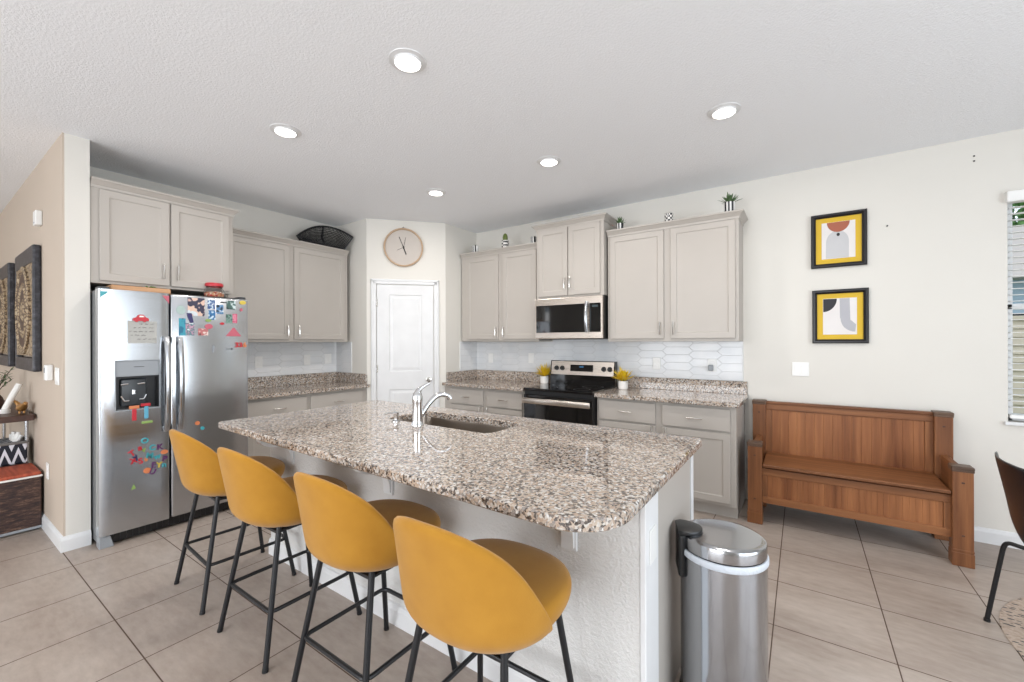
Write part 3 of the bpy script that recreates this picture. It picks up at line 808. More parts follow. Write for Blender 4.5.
# things on the fridge doors (all rest on the steel, facing +x)
COLR = dict(red=(190, 44, 56), orange=(212, 128, 84), teal=(66, 158, 168), purple=(92, 44, 96), navy=(50, 46, 96), green=(140, 168, 92), yellow=(206, 184, 76), blue=(96, 168, 196), pink=(190, 96, 112), pale=(168, 188, 184))
def cmat(c):
    k = 'mag_' + c
    if k not in M: M[k] = plain('magnet_' + c, COLR[c], .35)
    return M[k]
FR = FX + .0006
def text_mesh(ch, size, ext):
    cu = bpy.data.curves.new('glyph', 'FONT'); cu.body = ch; cu.size = size; cu.extrude = ext; cu.offset = size * .03
    cu.align_x = 'CENTER'; cu.align_y = 'CENTER'; cu.resolution_u = 3
    o = bpy.data.objects.new('glyph', cu); COL.objects.link(o)
    dg = bpy.context.evaluated_depsgraph_get(); me = bpy.data.meshes.new_from_object(o.evaluated_get(dg))
    bpy.data.objects.remove(o); return me
def letter(ch, y, z, col, size, label, rot=0.0, name='letter_magnet'):
    me = text_mesh(ch, size, .0035); me.name = name; me.materials.clear(); me.materials.append(cmat(col))
    o = bpy.data.objects.new(name, me); COL.objects.link(o)
    o.matrix_world = Matrix.Translation((FR + .0036, y, z)) @ Matrix.Rotation(pi / 2, 4, 'Z') @ Matrix.Rotation(pi / 2, 4, 'X') @ Matrix.Rotation(rot, 4, 'Z')
    return tag(o, label, 'fridge magnet', 'alphabet magnets on the fridge')
for ch, y, z, col, r, lab in (
    ('O', .988, .691, 'teal', .3, 'teal letter O magnet above the letter cluster on the fridge'),
    ('a', .961, .646, 'red', 0, 'red round letter a magnet left of the teal C on the fridge'),
    ('v', .980, .628, 'green', .2, 'small green letter magnet under the red round letter on the fridge'),
    ('C', 1.030, .632, 'teal', 0, 'teal letter C magnet beside the purple K'),
    ('K', 1.073, .629, 'purple', 0, 'purple letter K magnet at the top right of the cluster'),
    ('M', 1.014, .578, 'teal', -.2, 'teal letter M magnet in the middle of the cluster'),
    ('w', 1.057, .563, 'teal', .1, 'teal letter w magnet left of the purple P'),
    ('P', 1.101, .536, 'purple', -.2, 'purple letter P magnet at the right of the cluster'),
    ('T', .918, .615, 'red', .5, 'red letter T magnet at the far left of the cluster'),
    ('y', .934, .588, 'navy', .6, 'navy letter y magnet between the red T and red X'),
    ('X', .926, .562, 'red', .2, 'red letter X magnet left of the red S'),
    ('S', .964, .551, 'red', .2, 'red letter S magnet in the cluster'),
    ('E', 1.037, .505, 'purple', -.1, 'purple letter E magnet above the purple U'),
    ('Y', 1.067, .498, 'yellow', -.1, 'yellow green letter Y magnet right of the purple E'),
    ('n', 1.098, .494, 'teal', -.1, 'teal letter n magnet right of the yellow Y'),
    ('U', 1.029, .459, 'purple', -.4, 'purple letter U magnet lowest in the cluster')):
    letter(ch, y, z, col, .054, lab, r)
letter('3', 1.585, 1.372, 'red', .055, 'red number 3 magnet first in the row on the right fridge door', name='number_magnet')
letter('3', 1.614, 1.372, 'red', .055, 'red number 3 magnet in the middle of the row on the right door', name='number_magnet')
letter('6', 1.645, 1.372, 'orange', .055, 'orange number 6 magnet at the end of the row', name='number_magnet').data.materials[0] = cmat('orange')
def oval(y, z, ry, rz_, col, label, name='round_magnet', t_=.006, x=None):
    m = MB(); n = 20; pts = [(y + ry * cos(2 * pi * k / n), z + rz_ * sin(2 * pi * k / n)) for k in range(n)]
    m.prism(pts, (x or FR), (x or FR) + t_, 'x'); return tag(m.build(name, cmat(col)), label, 'fridge magnet')
oval(1.099, .588, .022, .016, 'orange', 'orange oval magnet right of the teal letters'); oval(.994, .556, .010, .014, 'orange', 'tiny orange oval magnet left of the teal M'); oval(1.000, .475, .022, .020, 'orange', 'orange oval magnet at the bottom left of the cluster')
oval(1.306, .767, .016, .016, 'orange', 'orange round magnet on the right door beside the handle'); oval(1.339, .722, .013, .013, 'teal', 'teal round magnet low on the right door'); 
oval(1.202, 1.642, .028, .034, 'pale', 'pale green oval magnet at the upper left of the right door')
oval(1.631, 1.730, .024, .017, 'yellow', 'yellow oval magnet in the top right corner of the fridge'); oval(1.620, 1.669, .009, .013, 'pink', 'tiny pink magnet below the yellow oval magnet')
oval(1.478, 1.548, .015, .010, 'red', 'tiny red oval magnet left of the red triangle'); oval(1.384, 1.522, .027, .020, 'pink', 'pink oval magnet above the small portrait'); oval(1.381, 1.570, .02, .012, 'green', 'pale green oval magnet above the pink one')
def bars(name, parts_, label):
    o = None
    for (y0, y1, z0, z1, col) in parts_:
        mb = MB().box(FR, FR + .006, y0, y1, z0, z1, .002)
        p = mb.build(name if o is None else 'stem', cmat(col), o)
        if o is None: o = p
    return tag(o, label, 'fridge magnet')
bars('bar_magnet', [(.902, .958, .928, .950, 'orange'), (.918, .942, .845, .926, 'red')], 'orange and red T shaped magnet under the ice dispenser')
bars('bar_magnet', [(.965, 1.020, .940, .960, 'red'), (.985, 1.008, .850, .938, 'blue')], 'red and blue T shaped magnet right of the orange one')
bars('bar_magnet', [(.970, 1.032, .815, .832, 'green')], 'flat green bar magnet below the red and blue one')
m = MB(); m.prism([(.912, .360), (.938, .365), (.926, .398)], FR, FR + .005, 'x'); tag(m.build('triangle_magnet', cmat('green')), 'small green triangle magnet low on the left door', 'fridge magnet')
m = MB(); m.prism([(1.412, 1.31), (1.422, 1.325), (1.425, 1.36), (1.416, 1.375), (1.408, 1.35)], FR, FR + .004, 'x'); tag(m.build('feather_magnet', M['greyplastic']), 'thin grey feather shaped magnet on the right door', 'fridge magnet')
m = MB(); m.prism([(1.505, 1.338), (1.545, 1.338), (1.545, 1.332), (1.56, 1.341), (1.545, 1.35), (1.545, 1.343), (1.505, 1.343)], FR, FR + .003, 'x'); tag(m.build('arrow_magnet', M['darkplastic']), 'small dark arrow magnet under the row of number magnets', 'fridge magnet')
m = MB(); m.prism([(1.505, 1.446), (1.619, 1.446), (1.566, 1.516), (1.556, 1.516)], FR, FR + .004, 'x'); tag(m.build('triangle_magnet', cmat('pink')), 'pink red triangle magnet on the right door', 'fridge magnet')
m = MB(); m.prism([(1.09, 1.742), (1.131, 1.742), (1.131, 1.685)], FR, FR + .002, 'x'); tag(m.build('corner_sticker', cmat('pink')), 'pink triangular sticker at the top inner corner of the left door', 'sticker')
m = MB(); m.prism([(.757, 1.742), (.80, 1.742), (.757, 1.70)], FR, FR + .002, 'x'); tag(m.build('corner_sticker', cmat('teal')), 'pale teal sticker at the top outer corner of the left door', 'sticker')
def photo(y0, y1, z0, z1, cols, sc_, label, name='photograph', x=None):
    t = NT(name + '_print'); co = t.coords('Object', scale=(1, 1, 1)); n = t.noise(co, sc_, 2, .5)
    st = [(i / len(cols) * .5 + .28, srgb(*c)) for i, c in enumerate(cols)]
    t.set(color=t.ramp(n, st, 'CONSTANT'), rough=.3)
    m = MB().box((x or FR), (x or FR) + .0015, y0, y1, z0, z1)
    return tag(m.build(name, t.m), label, 'photograph', 'snapshots on the fridge')
sky_ = (196, 214, 226)
photo(1.246, 1.357, 1.602, 1.742, [(206, 216, 222), (216, 186, 168), (58, 56, 78), (198, 170, 160), (206, 216, 222)], 15, 'largest portrait snapshot of two people on the right door')
photo(1.190, 1.232, 1.448, 1.579, [(40, 110, 140), (60, 150, 170), (30, 80, 110)], 20, 'teal seaside snapshot beside the door handle')
photo(1.233, 1.289, 1.449, 1.545, [(210, 222, 224), (90, 120, 130), (190, 150, 170), (60, 84, 96)], 45, 'pale flower snapshot right of the teal one')
photo(1.313, 1.381, 1.450, 1.505, [(222, 206, 198), (180, 110, 110), (90, 64, 60)], 35, 'small warm portrait snapshot under the pink oval magnet')
photo(1.378, 1.428, 1.661, 1.735, [sky_, (60, 90, 140), (225, 230, 235)], 50, 'upper blue strip snapshot in the middle of the right door')
photo(1.384, 1.431, 1.577, 1.652, [sky_, (50, 110, 160), (30, 50, 70)], 50, 'lower blue strip snapshot in the middle of the right door')
photo(1.437, 1.488, 1.625, 1.700, [(40, 50, 60), (90, 130, 170), (200, 214, 220)], 50, 'dark blue snapshot right of the strip snapshots')
photo(1.510, 1.577, 1.667, 1.738, [(200, 214, 216), (70, 100, 96), (40, 50, 54)], 45, 'green grey group snapshot near the top right of the fridge')
photo(1.507, 1.553, 1.552, 1.626, [(50, 84, 76), (120, 150, 140), (40, 48, 60)], 50, 'dark green snapshot above the pink triangle magnet')
photo(1.555, 1.589, 1.555, 1.632, [(186, 84, 112), (210, 130, 150), (110, 60, 80)], 50, 'narrow pink snapshot touching the dark green one')
m = MB(); m.prism([(1.24, 1.621), (1.27, 1.621), (1.283, 1.55), (1.262, 1.545), (1.246, 1.585)], FR + .0016, FR + .006, 'x'); tag(m.build('clip_magnet', cmat('navy')), 'dark blue clip magnet over the corner of the largest snapshot', 'fridge magnet')
m = MB().box(FR, FR + .005, 1.468, 1.508, 1.717, 1.726); tag(m.build('bar_magnet', M['darkplastic']), 'thin dark bar magnet at the top of the right door', 'fridge magnet')
# note and car magnet
nt = thing('paper_note', 'grey handwritten note on the left fridge door', 'note', (FR, .98, 1.39))
MB().box(0, .001, -.083, .078, 0, .158).build('paper', plain('grey_paper', (176, 176, 172), .7), nt)
m = MB(); rn = random.Random(5)
for li, (a, b) in enumerate(((-.02, .07), (-.05, .055), (-.075, .072), (-.068, .02), (-.03, .068))):
    z = .138 - li * .027; y = a
    while y < b:
        L = rn.uniform(.014, .03); pts = []
        for k in range(int(L / .0035)):
            pts.append((.0014, min(y + k * .0035, b + .002), z + (.0045 if k % 2 else -.0045) * rn.uniform(.5, 1.3)))
        if len(pts) > 1: m.tube(pts, .0009, 4)
        y += L + .008
m.build('handwriting', M['blackplastic'], nt)
cm = MB(); y0, z0 = .966, 1.545
prof = [(-.042, .004), (-.044, .018), (-.034, .026), (-.022, .030), (-.014, .046), (.004, .050), (.018, .046), (.028, .030), (.040, .026), (.046, .016), (.044, .004), (.030, .004), (.026, -.004), (.016, -.004), (.012, .004), (-.014, .004), (-.018, -.004), (-.028, -.004), (-.032, .004)]
cm.prism([(y0 + a, z0 + b) for a, b in prof], FR + .0015, FR + .010, 'x', 0)
o = cm.build('car_magnet', cmat('red')); tag(o, 'red car shaped magnet holding the grey note', 'fridge magnet')
w_ = MB().prism([(y0 - .010, z0 + .031), (y0 - .006, z0 + .042), (y0 + .014, z0 + .041), (y0 + .019, z0 + .031)], FR + .0095, FR + .011, 'x'); w_.build('car_window', M['whiteplastic'], o)

# things on top of the fridge
bd = thing('serving_board', 'flat tan board lying on the fridge top behind the left door', 'board', (-4.06, 1.0, 1.7625))
bd.location = (-4.04, .995, 1.7615)
MB().box(-.14, .10, -.17, .165, .0, .038, .006).build('board', M['cardboard'], bd)
m = MB(); rn = random.Random(4)
for k in range(7):
    a = rn.uniform(0, 2 * pi); m.tube([(.03, .05, .038), (.03 + .02 * cos(a), .05 + .03 * sin(a), .049), (.03 + .04 * cos(a), .05 + .05 * sin(a), .044)], [.004, .006, .002], 6)
tag(m.build('leaf_sprig', M['leaf'], bd, smooth=True))
jar = thing('glass_jar', 'clear jar of sweets with a red lid on top of the fridge', 'jar', (-4.02, 1.475, 1.7615))
t = NT('clear_glass'); t.set(color=(.96, .98, .98, 1), rough=.02, trans=1.0, ior=1.3); M['jarglass'] = t.m
MB().lathe([(0, 0), (.07, 0), (.078, .01), (.078, .045), (.066, .07), (.055, .082), (.055, .098), (.052, .098), (.052, .082), (.062, .068), (.074, .043), (.074, .012), (.066, .004), (0, .004)], 28).build('glass', M['jarglass'], jar, smooth=True)
MB().lathe([(0, .098), (.057, .098), (.062, .096), (.064, .102), (.063, .118), (.058, .124), (0, .124)], 28).build('lid', cmat('red'), jar, smooth=True)
t = NT('sweets'); t.set(color=t.ramp(t.noise(t.coords(), 60, 1), [(.35, srgb(196, 60, 50)), (.5, srgb(226, 170, 120)), (.62, srgb(240, 230, 220))], 'CONSTANT'), rough=.4)
MB().lathe([(0, .006), (.06, .008), (.07, .02), (.07, .04), (.05, .052), (0, .056)], 20).build('sweets', t.m, jar, smooth=True)
jr = MB(); jr.box(-.05, .06, -.06, .06, 0, .016, .006); o = jr.build('small_tray', M['blackplastic']); o.location = (-4.08, 1.60, 1.7615); tag(o, 'small dark tray beside the red lidded jar on the fridge', 'tray')

# ================================================================== range and microwave
rg = thing('electric_range', 'stainless steel and black glass electric range between the counters', 'range', (-1.940, YW, 0))
W = .374
m = MB(); m.box(-W, W, -.645, -.04, .06, .905, .004); m.box(-W, W, -.60, -.04, 0, .06); m.build('body', M['blackplastic'], rg)
MB().box(-W - .002, W + .002, -.67, -.10, .905, .931, .006).build('cooktop', M['blackglass'], rg)
tr = MB()
for x, y, r in ((-.19, -.50, .10), (.19, -.50, .075), (-.19, -.24, .075), (.19, -.24, .10)):
    tr.lathe([(r, 0), (r + .003, .0004), (r + .006, 0)], 40, (x, y, .9312))
tr.build('burner_rings', M['darkplastic'], rg, smooth=True)
m = MB(); m.prism([(-.115, .925), (-.115, 1.03), (-.095, 1.185), (-.04, 1.185), (-.04, .925)], -W, W, 'x'); bgd = m.build('backguard', M['blackglass'], rg)
m = MB(); m.prism([(-.119, 1.035), (-.099, 1.178), (-.09, 1.178), (-.11, 1.035)], -W + .012, W - .012, 'x'); cpn = m.build('control_panel', M['steel_warm'], rg)
fa = atan2(.02, .143)
def on_panel(x, z): return (x, -.119 + (z - 1.035) / .143 * .02, z)
for x in (-.295, -.225, .255, .32):
    p = on_panel(x, 1.105)
    MB().lathe([(0, 0), (.026, 0), (.026, .004), (.021, .007), (.020, .026), (.017, .029), (0, .029)], 20, p, Matrix.Rotation(pi / 2 - fa * 0, 4, 'X')).build('knob', M['blackplastic'], rg, smooth=True)
m = MB(); m.prism([(-.1225, 1.075), (-.113, 1.145), (-.105, 1.145), (-.114, 1.075)], -.125, .135, 'x'); m.build('clock_display', M['blackglass'], rg)
m = MB(); m.prism([(-.1238, 1.115), (-.1212, 1.132), (-.118, 1.132), (-.12, 1.115)], -.015, .03, 'x'); m.build('clock_digits', M['display'], rg)
m = MB().box(-W + .004, W - .004, -.672, -.646, .315, .866, .006); od = m.build('oven_door', M['blackglass'], rg)
m = MB(); m.box(-W + .012, W - .008, -.722, -.700, .783, .838, .010, 3)
for x in (-W + .05, W - .075): m.box(x - .015, x + .015, -.71, -.67, .785, .83, .004)
m.build('oven_handle', M['steel_warm'], od, smooth=True)
MB().box(-W + .004, W - .004, -.672, -.646, .085, .30, .006).build('storage_drawer', M['steel_warm'], rg)
# microwave
mw = thing('microwave_oven', 'stainless steel microwave mounted above the range', 'microwave', (-1.955, YW, 1.42))
m = MB(); m.box(-.38, .38, -.38, -.01, 0, .42, .004); m.build('body', M['blackplastic'], mw)
m = MB(); m.box(-.38, .38, -.408, -.381, .002, .422, .006); fcn = m.build('front_frame', M['steel_warm'], mw)
m = MB(); m.box(-.362, .205, -.413, -.407, .066, .350, .003); m.build('door_glass', M['blackglass'], mw)
m = MB(); m.box(.245, .362, -.413, -.407, .066, .350, .003); m.build('control_panel', M['blackglass'], mw)
MB().box(.275, .335, -.4145, -.4125, .31, .33).build('clock_display', emis('microwave_display', (120, 160, 170), .12, (20, 26, 30)), mw)
m = MB(); prev = None
pts = arc(12, lambda t_: (.225, -.43 - .025 * sin(pi * t_), .065 + .30 * t_)); m.tube(pts, .017, 10); m.box(.214, .236, -.432, -.408, .07, .09); m.box(.214, .236, -.432, -.408, .34, .36)
m.build('handle', M['steel_h'], mw, smooth=True)
m = MB()
for k in range(14): m.box(-.34 + k * .05, -.30 + k * .05, -.35, -.30, -.004, 0)
m.build('vent_grille', M['darkplastic'], mw)

# ================================================================== decor
def blade(m, base, d, L, w, curl, seg=5):
    d = Vector(d).normalized(); side = d.cross(Vector((0, 0, 1)))
    if side.length < .01: side = Vector((1, 0, 0))
    side.normalize(); p = Vector(base); prev = None
    for i in range(seg + 1):
        t_ = i / seg; ww = w * (sin(pi * min(1, t_ * .85 + .15)) ** .8) * (1 if i < seg else 0.02)
        up = side.cross(d)
        cur = [m.bm.verts.new(p - side * ww), m.bm.verts.new(p + up * ww * .3), m.bm.verts.new(p + side * ww), m.bm.verts.new(p - up * ww * .3)]
        if prev:
            for k in range(4): m.bm.faces.new((prev[k], prev[(k + 1) % 4], cur[(k + 1) % 4], cur[k]))
        prev = cur; p = p + d * (L / seg); d = (d + Vector((0, 0, -curl / seg))).normalized()
M['petal'] = plain('yellow_petal', (226, 192, 36), .5); M['succulent'] = plain('succulent_leaf', (78, 104, 66), .5); M['cactus'] = plain('cactus_green', (98, 112, 50), .5)
def flower_pot(loc, label, seed):
    rn = random.Random(seed)
    th = thing('flower_pot', label, 'potted plant', loc)
    MB().lathe([(0, 0), (.038, 0), (.043, .004), (.047, .03), (.047, .082), (.044, .084), (.041, .08), (.041, .06), (0, .058)], 28).build('pot', M['ceramic'], th, smooth=True)
    m = MB(); g = MB()
    for k in range(64):
        a = rn.uniform(0, 2 * pi); e = rn.uniform(.26, 1.35)
        d = (cos(a) * cos(e), sin(a) * cos(e), sin(e)); L = rn.uniform(.09, .155) * (1 if e < .9 else 1.05)
        blade(m, (rn.uniform(-.014, .014), rn.uniform(-.014, .014), .082), d, L, rn.uniform(.008, .012), rn.uniform(-.1, .4))
    for k in range(12):
        a = rn.uniform(0, 2 * pi); e = rn.uniform(.1, .8)
        blade(g, (0, 0, .07), (cos(a) * cos(e), sin(a) * cos(e), sin(e)), .08, .005, .4)
    m.build('petals', M['petal'], th, fix=False); g.build('stems', M['cactus'], th, fix=False)
flower_pot((-2.395, 4.12, ZT), 'white pot of yellow flowers left of the range', 11)
flower_pot((-1.445, 4.02, ZT), 'white pot of yellow flowers right of the range', 12)
t = NT('patterned_pot'); ck = t.add('ShaderNodeTexChecker'); ck.inputs['Scale'].default_value = 55; t.link(t.coords(), ck.inputs['Vector']); t.set(color=t.mix(ck.outputs['Fac'], srgb(28, 28, 32), srgb(228, 226, 222)), rough=.4); M['potpat'] = t.m
t = NT('striped_pot'); wv = t.add('ShaderNodeTexWave'); wv.inputs['Scale'].default_value = 12; t.link(t.coords(), wv.inputs['Vector']); t.set(color=t.ramp(wv.outputs['Fac'], [(.45, srgb(36, 36, 40)), (.55, srgb(222, 222, 220))], 'CONSTANT'), rough=.4); M['potstr'] = t.m
def little(loc, label, kind, mat, s=1.0, seed=1):
    rn = random.Random(seed); th = thing('succulent_pot', label, 'potted plant', loc)
    MB().lathe([(0, 0), (.034 * s, 0), (.036 * s, .003), (.038 * s, .075 * s), (.034 * s, .075 * s), (.033 * s, .066 * s), (0, .066 * s)], 20).build('pot', mat, th, smooth=True)
    m = MB()
    if kind == 'aloe':
        for k in range(26):
            a = k * 2.4; e = .35 + 1.1 * k / 26
            blade(m, (0, 0, .062 * s), (cos(a) * cos(e), sin(a) * cos(e), sin(e)), rn.uniform(.07, .1) * s, .009 * s, .1)
    elif kind == 'cactus':
        b = bmesh.new(); bmesh.ops.create_uvsphere(b, u_segments=20, v_segments=12, radius=.5)
        for v in b.verts:
            a = atan2(v.co.y, v.co.x); q = 1 + .08 * cos(a * 10); v.co.x *= q * .05 * s; v.co.y *= q * .05 * s; v.co.z = v.co.z * .095 * s + .105 * s
        m._merge(b); 
    else:
        for k in range(14):
            a = k * 2.4; e = .2 + .9 * k / 14; blade(m, (0, 0, .058 * s), (cos(a) * cos(e), sin(a) * cos(e), sin(e)), .035 * s, .009 * s, 0)
    m.build('leaves' if kind != 'cactus' else 'cactus_stem', M['succulent'] if kind == 'aloe' else M['cactus'], th, smooth=(kind == 'cactus'), fix=(kind == 'cactus'))
CT = 2.471; CL = 2.471
little((-.495, 3.945, CT), 'striped pot with spiky aloe at the right end above the cabinets', 'aloe', M['potstr'], 1.12, 2)
little((-.985, 3.935, CT), 'black and white patterned pot with low greenery above the right cabinet', 'low', M['potpat'], 1.0, 3)
little((-1.445, 3.95, CT), 'striped pot with small aloe beside the raised cabinet', 'aloe', M['potstr'], .85, 4)
little((-2.80, 3.935, CL), 'patterned pot with upright green cactus above the left cabinet', 'cactus', M['potpat'], 1.1, 5)
little((-3.245, 3.935, CL), 'dark striped pot at the left end above the left cabinet', 'low', M['potstr'], 1.1, 6)
little((-2.42, 3.94, CL), 'small dark pot tucked against the raised cabinet', 'low', M['potstr'], .95, 7)
# wire basket leaning on top of the left wall cabinet
bk = thing('wire_basket', 'black boat shaped wire basket on top of the cabinet left of the pantry', 'basket', (-4.40, 2.70, 2.4555))
m = MB(); w = MB(); N = 15
def q3(A, B, C, t_): return Vector(A) * ((1 - t_) * (1 - 2 * t_)) + Vector(B) * (4 * t_ * (1 - t_)) + Vector(C) * (t_ * (2 * t_ - 1))
def front(s_): return q3((.055, -.285, .020), (.078, -.05, .0115), (.065, .195, .0115), (s_ + 1) / 2)
def back(s_): return q3((-.04, -.30, .078), (-.085, .03, .262), (.125, .265, .155), (s_ + 1) / 2)
F_ = [front(-1 + 2 * i / (N - 1)) for i in range(N)]; B_ = [back(-1 + 2 * i / (N - 1)) for i in range(N)]
w.tube(F_, .009, 8); w.tube(B_, .009, 8); w.tube([F_[0], B_[0]], .009, 8); w.tube([F_[-1], B_[-1]], .009, 8)
for i in (7,): w.tube([F_[i], (F_[i] + B_[i]) / 2 + Vector((-.045, 0, -.02)), B_[i]], .008, 8)
w.build('rim', M['black_metal'], bk, smooth=True)
for i in range(1, 3 * N - 3):
    s_ = -1 + i / (1.5 * (N - 1)); a, b = front(s_), back(s_); m.tube([a, (a + b) / 2 + Vector((-.045, 0, -.02)), b], .0038, 5)
for q in (.08, .16, .24, .32, .4, .48, .56, .64, .72, .8, .88, .94):
    pts = []
    for i in range(N):
        a, b = F_[i], B_[i]; c = (a + b) / 2 + Vector((-.045, 0, -.02)); pts.append(a * (1 - q) ** 2 + c * 2 * q * (1 - q) + b * q * q)
    m.tube(pts, .0038, 5)
m.build('mesh_wires', M['black_metal'], bk)
# clock
ck = thing('wall_clock', 'round beige wall clock above the pantry door', 'clock', tuple(P0 + DU * .408 + Vector((0, 0, 2.487))), ANG)
kr = Matrix.Rotation(pi / 2, 4, 'X')
MB().lathe([(0, 0.001), (.205, .001), (.205, .012), (0, .012)], 56, (0, 0, 0), kr).build('clock_face', plain('beige_face', (196, 188, 180), .6), ck, smooth=True)
MB().lathe([(.203, .001), (.222, .001), (.222, .03), (.214, .034), (.205, .03), (.203, .012)], 56, (0, 0, 0), kr).build('clock_frame', plain('light_wood_frame', (188, 160, 132), .45), ck, smooth=True)
m = MB()
for a, L, w_ in ((radians(112), .13, .0035), (radians(-70), .085, .006), (radians(78), .12, .002), (radians(205), .08, .0018)):
    m.tube([(-.02 * cos(a), -.016, -.02 * sin(a)), (L * cos(a), -.016, L * sin(a))], w_, 6)
m.lathe([(0, .012), (.008, .012), (.008, .02), (0, .02)], 12, (0, 0, 0), kr)
m.build('clock_hands', M['black_metal'], ck)
m = MB(); m.tube([(-.012, -.012, .222), (0, -.012, .238), (.012, -.012, .222)], .003, 6); m.build('hanging_loop', M['black_metal'], ck)

# picture frames on the range wall
def frame(label, x0, x1, z0, z1, art):
    th = thing('framed_picture', label, 'framed picture', ((x0 + x1) / 2, YW, (z0 + z1) / 2)); w, h = (x1 - x0) / 2, (z1 - z0) / 2
    m = MB(); b_ = .032
    prof = [(0, -.001), (0, -.024), (.006, -.030), (.018, -.030), (b_, -.018), (b_, -.008)]
    rows = [[m.bm.verts.new(p) for p in ((-w + i, y, -h + i), (w - i, y, -h + i), (w - i, y, h - i), (-w + i, y, h - i))] for i, y in prof]
    for A, B in zip(rows, rows[1:]):
        for k in range(4): m.bm.faces.new((A[k], A[(k + 1) % 4], B[(k + 1) % 4], B[k]))
    m.build('frame', plain('black_frame', (24, 23, 27), .3), th)
    MB().box(-w + b_ - .002, w - b_ + .002, -.010, -.002, -h + b_ - .002, h - b_ + .002).build('yellow_mat', plain('yellow_mat_board', (214, 176, 40), .6), th)
    a0 = b_ + .038; pw, ph = w - a0, h - a0
    MB().box(-pw, pw, -.0112, -.0098, -ph, ph).build('art_print', plain('off_white_paper', (226, 222, 220), .6), th)
    art(th, pw, ph)
def shape(th, name, pts, rgb, k):
    m = MB(); m.prism(pts, -.0112 - .0006 * k, -.0111 - .0006 * (k - 1), 'y'); m.build(name, plain(name + '_ink', rgb, .6), th)
def cpts(cx, cz, rx, rz_, a0, a1, n=16): return [(cx + rx * cos(a0 + (a1 - a0) * i / n), cz + rz_ * sin(a0 + (a1 - a0) * i / n)) for i in range(n + 1)]
def art1(th, w, h):
    shape(th, 'grey_arch', [(-w * .75, -h * .98), (w * .62, -h * .98)] + cpts(-w * .05, -h * .1, w * .68, h * .62, 0, pi), (196, 196, 198), 1)
    shape(th, 'rust_bowl', cpts(0, h * .99, w * .68, h * .55, pi, 2 * pi), (168, 96, 72), 2)
    shape(th, 'black_dot', cpts(0, h * .30, w * .10, h * .09, 0, 2 * pi, 14)[:-1], (26, 24, 28), 3)
def art2(th, w, h):
    shape(th, 'black_quarter', [(-w * .98, h * .98)] + cpts(-w * .98 + w * .0, h * .98, w * .82, h * .72, -pi / 2, 0, 10), (40, 40, 46), 1)
    shape(th, 'grey_band', [(w * .0, h * .98), (w * .02, -h * .1)] + cpts(w * .9, -h * .1, w * .85, h * .75, pi, 1.5 * pi, 8) + [(w * .95, -h * .45), (w * .62, -h * .2), (w * .58, h * .98)], (178, 178, 184), 1)
frame('black framed abstract with rust bowl and yellow mat, the upper one', .066, .418, 1.978, 2.408, art1)
frame('black framed abstract with black quarter circle and yellow mat, the lower one', .073, .426, 1.372, 1.80, art2)
# ================================================================== plates on the walls
def plate(label, loc, rz, w, h, kind, group=None, name='wall_outlet', cat='outlet'):
    th = thing(name, label, cat, loc, rz, group)
    MB().box(-w / 2, w / 2, -.007, -.0003, -h / 2, h / 2, .003).build('cover_plate', M['whiteplastic'], th)
    m = MB()
    if kind == 'outlet':
        for z in (-.021, .021): m.box(-.017, .017, -.0095, -.006, z - .015, z + .015, .003)
        m.build('socket', M['whiteplastic'], th)
    else:
        n = kind
        for i in range(n):
            x = (i - (n - 1) / 2) * .046; m.box(x - .016, x + .016, -.011, -.006, -.033, .033, .003)
        m.build('rocker_switch', M['whiteplastic'], th)
    return th
plate('white double light switch on the wall above the bench', (-.008, YW, 1.158), 0, .116, .116, 2, name='light_switch', cat='light switch')
YT = YW - .009
plate('white outlet on the tile right of the range, left of the plugged in one', (-1.175, YT, 1.175), 0, .075, .118, 'outlet')
o_ = plate('white outlet with a small plug-in device at the right end of the tile', (-.675, YT, 1.172), 0, .075, .118, 'outlet')
m = MB(); m.box(-.03, .012, -.05, -.009, -.05, .005, .008); m.tube([(-.01, -.05, -.02), (-.01, -.056, -.02)], .012, 10)
pl = m.build('plug_in_freshener', M['greyplastic']); pl.location = (-.675, YT, 1.172); tag(pl, 'small grey plug-in device in the right outlet of the tile', 'plug-in device')
plate('white outlet on the tile left of the range, farther from the range', (-3.23, YT, 1.19), 0, .075, .118, 'outlet')
plate('white outlet on the tile left of the range, nearer the range', (-2.63, YT, 1.20), 0, .075, .118, 'outlet')
XT = XF + .009
plate('white outlet on the tile beside the fridge, nearest the fridge', (XT, 2.105, 1.19), pi / 2, .075, .118, 'outlet')
plate('white switch in the middle of the tile beside the fridge', (XT, 2.625, 1.195), pi / 2, .075, .118, 1, name='light_switch', cat='light switch')
plate('white switch on the tile closest to the pantry wall', (XT, 2.88, 1.20), pi / 2, .09, .118, 2, name='light_switch', cat='light switch')
m = MB()
for z in (2.638, 2.673): m.lathe([(0, 0), (.006, 0), (.004, .006), (0, .007)], 10, (.991, YW, z), Matrix.Rotation(pi / 2, 4, 'X'))
tag(m.build('wall_anchor', M['blackplastic']), 'two small dark wall anchors high up left of the window', 'wall anchor')
m = MB(); m.lathe([(0, 0), (.005, 0), (.003, .014), (.005, .016), (0, .017)], 10, (.535, YW, 2.259), Matrix.Rotation(pi / 2, 4, 'X'))
tag(m.build('picture_nail', M['blackplastic']), 'single dark nail in the wall right of the upper picture', 'nail')
